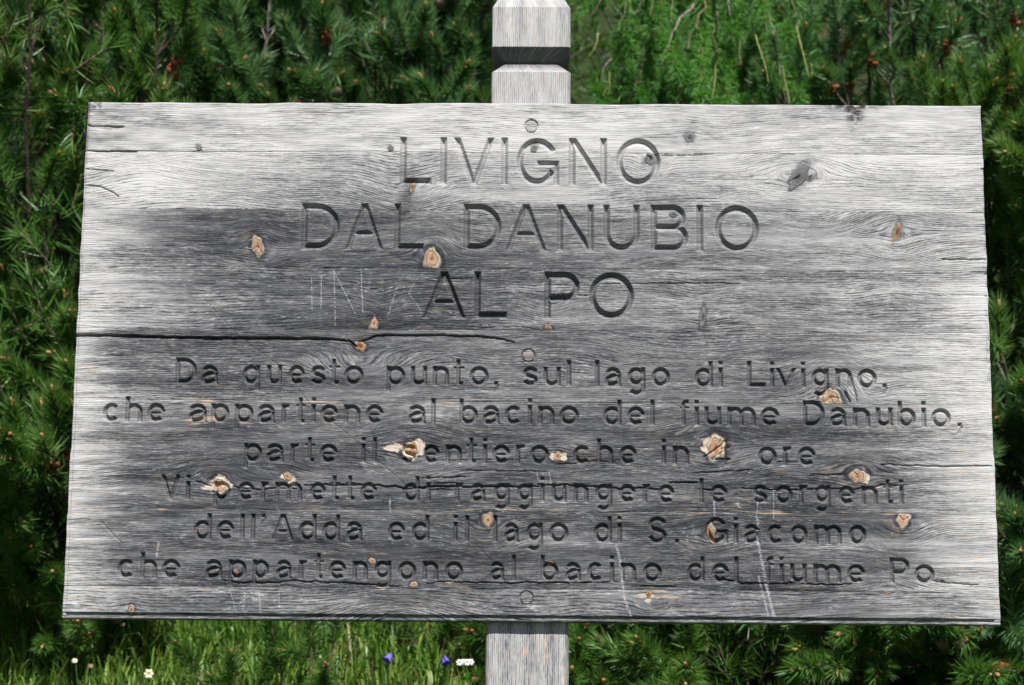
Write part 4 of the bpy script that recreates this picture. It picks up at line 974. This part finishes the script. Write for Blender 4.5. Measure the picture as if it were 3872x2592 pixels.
def mat_grass():
    g = G('meadow_grass'); f = g.attr('tint')
    col = g.ramp(g.math('MULTIPLY', f, 0.5), [(0.0, (0.075, 0.18, 0.025)), (0.18, (0.14, 0.27, 0.035)), (0.36, (0.27, 0.36, 0.07)), (0.5, (0.17, 0.32, 0.11)), (0.52, (0.34, 0.27, 0.12)), (1.0, (0.42, 0.34, 0.18))])
    b = g.bsdf(col, 0.42, 0.45); tr = g.n('ShaderNodeBsdfTranslucent'); g.put(tr.inputs[0], col)
    mx = g.n('ShaderNodeMixShader'); mx.inputs[0].default_value = 0.35; g.put(mx.inputs[1], b); g.put(mx.inputs[2], tr.outputs[0])
    return g.out(mx.outputs[0])
GRASSM = mat_grass()
tag(grass('grass', 38000, (-1.7, 0.35, 0.85, 2.0), .05, .17, .0042, 41), 'long green meadow grass on the bank under the left half of the board', 'grass', kind='stuff')
tag(grass('grass', 9000, (-2.5, 2.6, -1.6, 0.8), .05, .15, .004, 42), 'short green grass around the foot of the post', 'grass', kind='stuff')
PETAL_B = mat_simple('blue_petals', (0.12, 0.08, 0.55), (0.22, 0.18, 0.75), 90, 0.5)
PETAL_W = mat_simple('white_petals', (0.70, 0.70, 0.66), (0.84, 0.84, 0.80), 90, 0.6)
CREAM = mat_simple('cream_petals', (0.70, 0.62, 0.36), (0.82, 0.78, 0.62), 90, 0.6)
STEM = mat_simple('flower_stem', (0.05, 0.12, 0.03), (0.08, 0.16, 0.04), 90, 0.6)
TAN = mat_simple('seed_head', (0.26, 0.18, 0.08), (0.40, 0.30, 0.16), 200, 0.8)
def stem_for(root, c, ang):
    gz = float(zg(c.x, c.y)); mb = MB(); t = np.linspace(0, 1, 7)[:, None]
    foot = np.array([c.x+ang*.05, c.y+.02, gz-.01]); mb.tube(foot*(1-t)+np.array(c)*t+np.array([ang*.015, 0, .0])*np.sin(t*3.1), .0008, 0, 4)
    me = mb.mesh('stem', [STEM]); me.transform(Matrix.Translation(-root.location)); link('stem', me, root)
def harebell(sx, sy, Y, label, tilt):
    c = at(sx, sy, Y); root = empty('harebell', (c.x, c.y, float(zg(c.x, c.y)))); tag(root, label, 'flower', 'harebells in the grass')
    stem_for(root, c, tilt)
    mb = MB(); k = 10; V = []; prof = [(0, .0018), (.004, .0060), (.010, .0078), (.015, .0088), (.019, .0118)]
    for z, r_ in prof:
        for j in range(k):
            a = 2*math.pi*j/k; rr = r_*(1.12 if j % 2 == 0 else .86) if z > .016 else r_; V.append((rr*math.cos(a), rr*math.sin(a), z+(.004 if (j % 2 == 0 and z > .016) else 0)))
    Q = [(i*k+j, i*k+(j+1) % k, (i+1)*k+(j+1) % k, (i+1)*k+j) for i in range(4) for j in range(k)]
    mb.add(V, Q); me = mb.mesh('bell', [PETAL_B]); d = Vector((tilt, -.5, -.75)).normalized()
    me.transform(Matrix.Scale(.78, 4)); o = link('bell', me, root); o.rotation_euler = d.to_track_quat('Z', 'Y').to_euler(); o.location = c-root.location
harebell(1480, 2474, 1.05, 'blue-violet harebell in the grass, the larger one left of the post', -.5)
harebell(1678, 2484, 1.08, 'small blue-violet harebell nearer the post, beside the white flowers', .3)
def headflower(sx, sy, Y, label, name, matp, nb, spread, rad, cat='flower', group=None, part='flower_head'):
    c = at(sx, sy, Y); root = empty(name, (c.x, c.y, float(zg(c.x, c.y)))); tag(root, label, cat, group); r = np.random.default_rng(int(sx)); stem_for(root, c, .2)
    for k in range(nb):
        a = 2.4*k; p = np.array([math.cos(a)*spread*(k**.5), math.sin(a)*spread*.4, math.sin(a*1.3)*spread*.8])
        mb = MB(); mb.ball((0, 0, 0), rad*.5, (0, -.5, .8), .7, 1, 2, 6)
        for j in range(6):
            b = j*1.047+k; mb.ball((rad*.62*math.cos(b), -.001, rad*.62*math.sin(b)), rad*.5, (math.cos(b), -.2, math.sin(b)), 1.1, 0, 2, 5)
        me = mb.mesh(part, [matp, TAN]); o = link(part, me, root); o.location = c-root.location+Vector(p)
headflower(1765, 2506, 1.0, 'cluster of small white flowers beside the post foot', 'white_flower', PETAL_W, 5, .0068, .0058)
headflower(563, 2550, 1.0, 'single creamy white flower low in the grass on the left', 'pale_flower', CREAM, 1, .0, .0085)
headflower(285, 2500, 1.0, 'pale greenish flower in the shade at the lower left', 'pale_flower', CREAM, 2, .003, .0042)
headflower(345, 2520, .98, 'tiny tan seed head beside the pale greenish flower', 'seed_head', TAN, 2, .003, .0038, 'plant')
headflower(465, 2362, 1.12, 'tan seed head just under the bottom edge of the board', 'seed_head', TAN, 2, .003, .0038, 'plant')
# small pine saplings in the grass
def sapling(label, sx, sy, Y, hts, sd):
    c = at(sx, sy, Y); b = (c.x, c.y, float(zg(c.x, c.y))); root = empty('pine_sapling', b); tag(root, label, 'pine', 'small pines in the grass'); r = np.random.default_rng(sd)
    for k, (ox, h) in enumerate(hts):
        foot = np.array([b[0]+ox*.3, b[1], b[2]-.02]); top = np.array([b[0]+ox, b[1]-.02, c.z+h]); C = bez(foot, (foot+top)/2+np.array([0, 0, -.02]), top, 8); mb = MB(); mb.tube(C, np.linspace(.005, .003, 8), 0, 6)
        me = mb.mesh('branch', [BARK]); me.transform(Matrix.Translation(-Vector(b))); link('branch', me, root)
        d = unit(C[-1]-C[-3]+np.array([0, 0, .02])); place('needle_shoot', SHOOTS[int(r.integers(4))], root, b, top, d, 0, 1.05)
        for q in range(2):
            i = int(r.integers(3, 8)); dd = unit(r.normal(size=3)*.6+np.array([0, -.3, .5])); place('needle_shoot', SHOOTS[int(r.integers(4))], root, b, C[i], dd, 0, .9)
sapling('small pine with brown upright buds between the grass and the harebells', 1180, 2500, 1.02, [(0, 0), (-.055, -.015), (.04, .03)], 5)
sapling('dark green pine seedling hugging the left side of the post', 1700, 2420, 1.2, [(0, 0), (.05, .02), (-.07, .0), (.10, -.03)], 6)
sapling('small pine half hidden in long grass left of the upright brown buds', 880, 2560, 1.05, [(0, -.02), (-.06, 0), (.05, -.02)], 7)
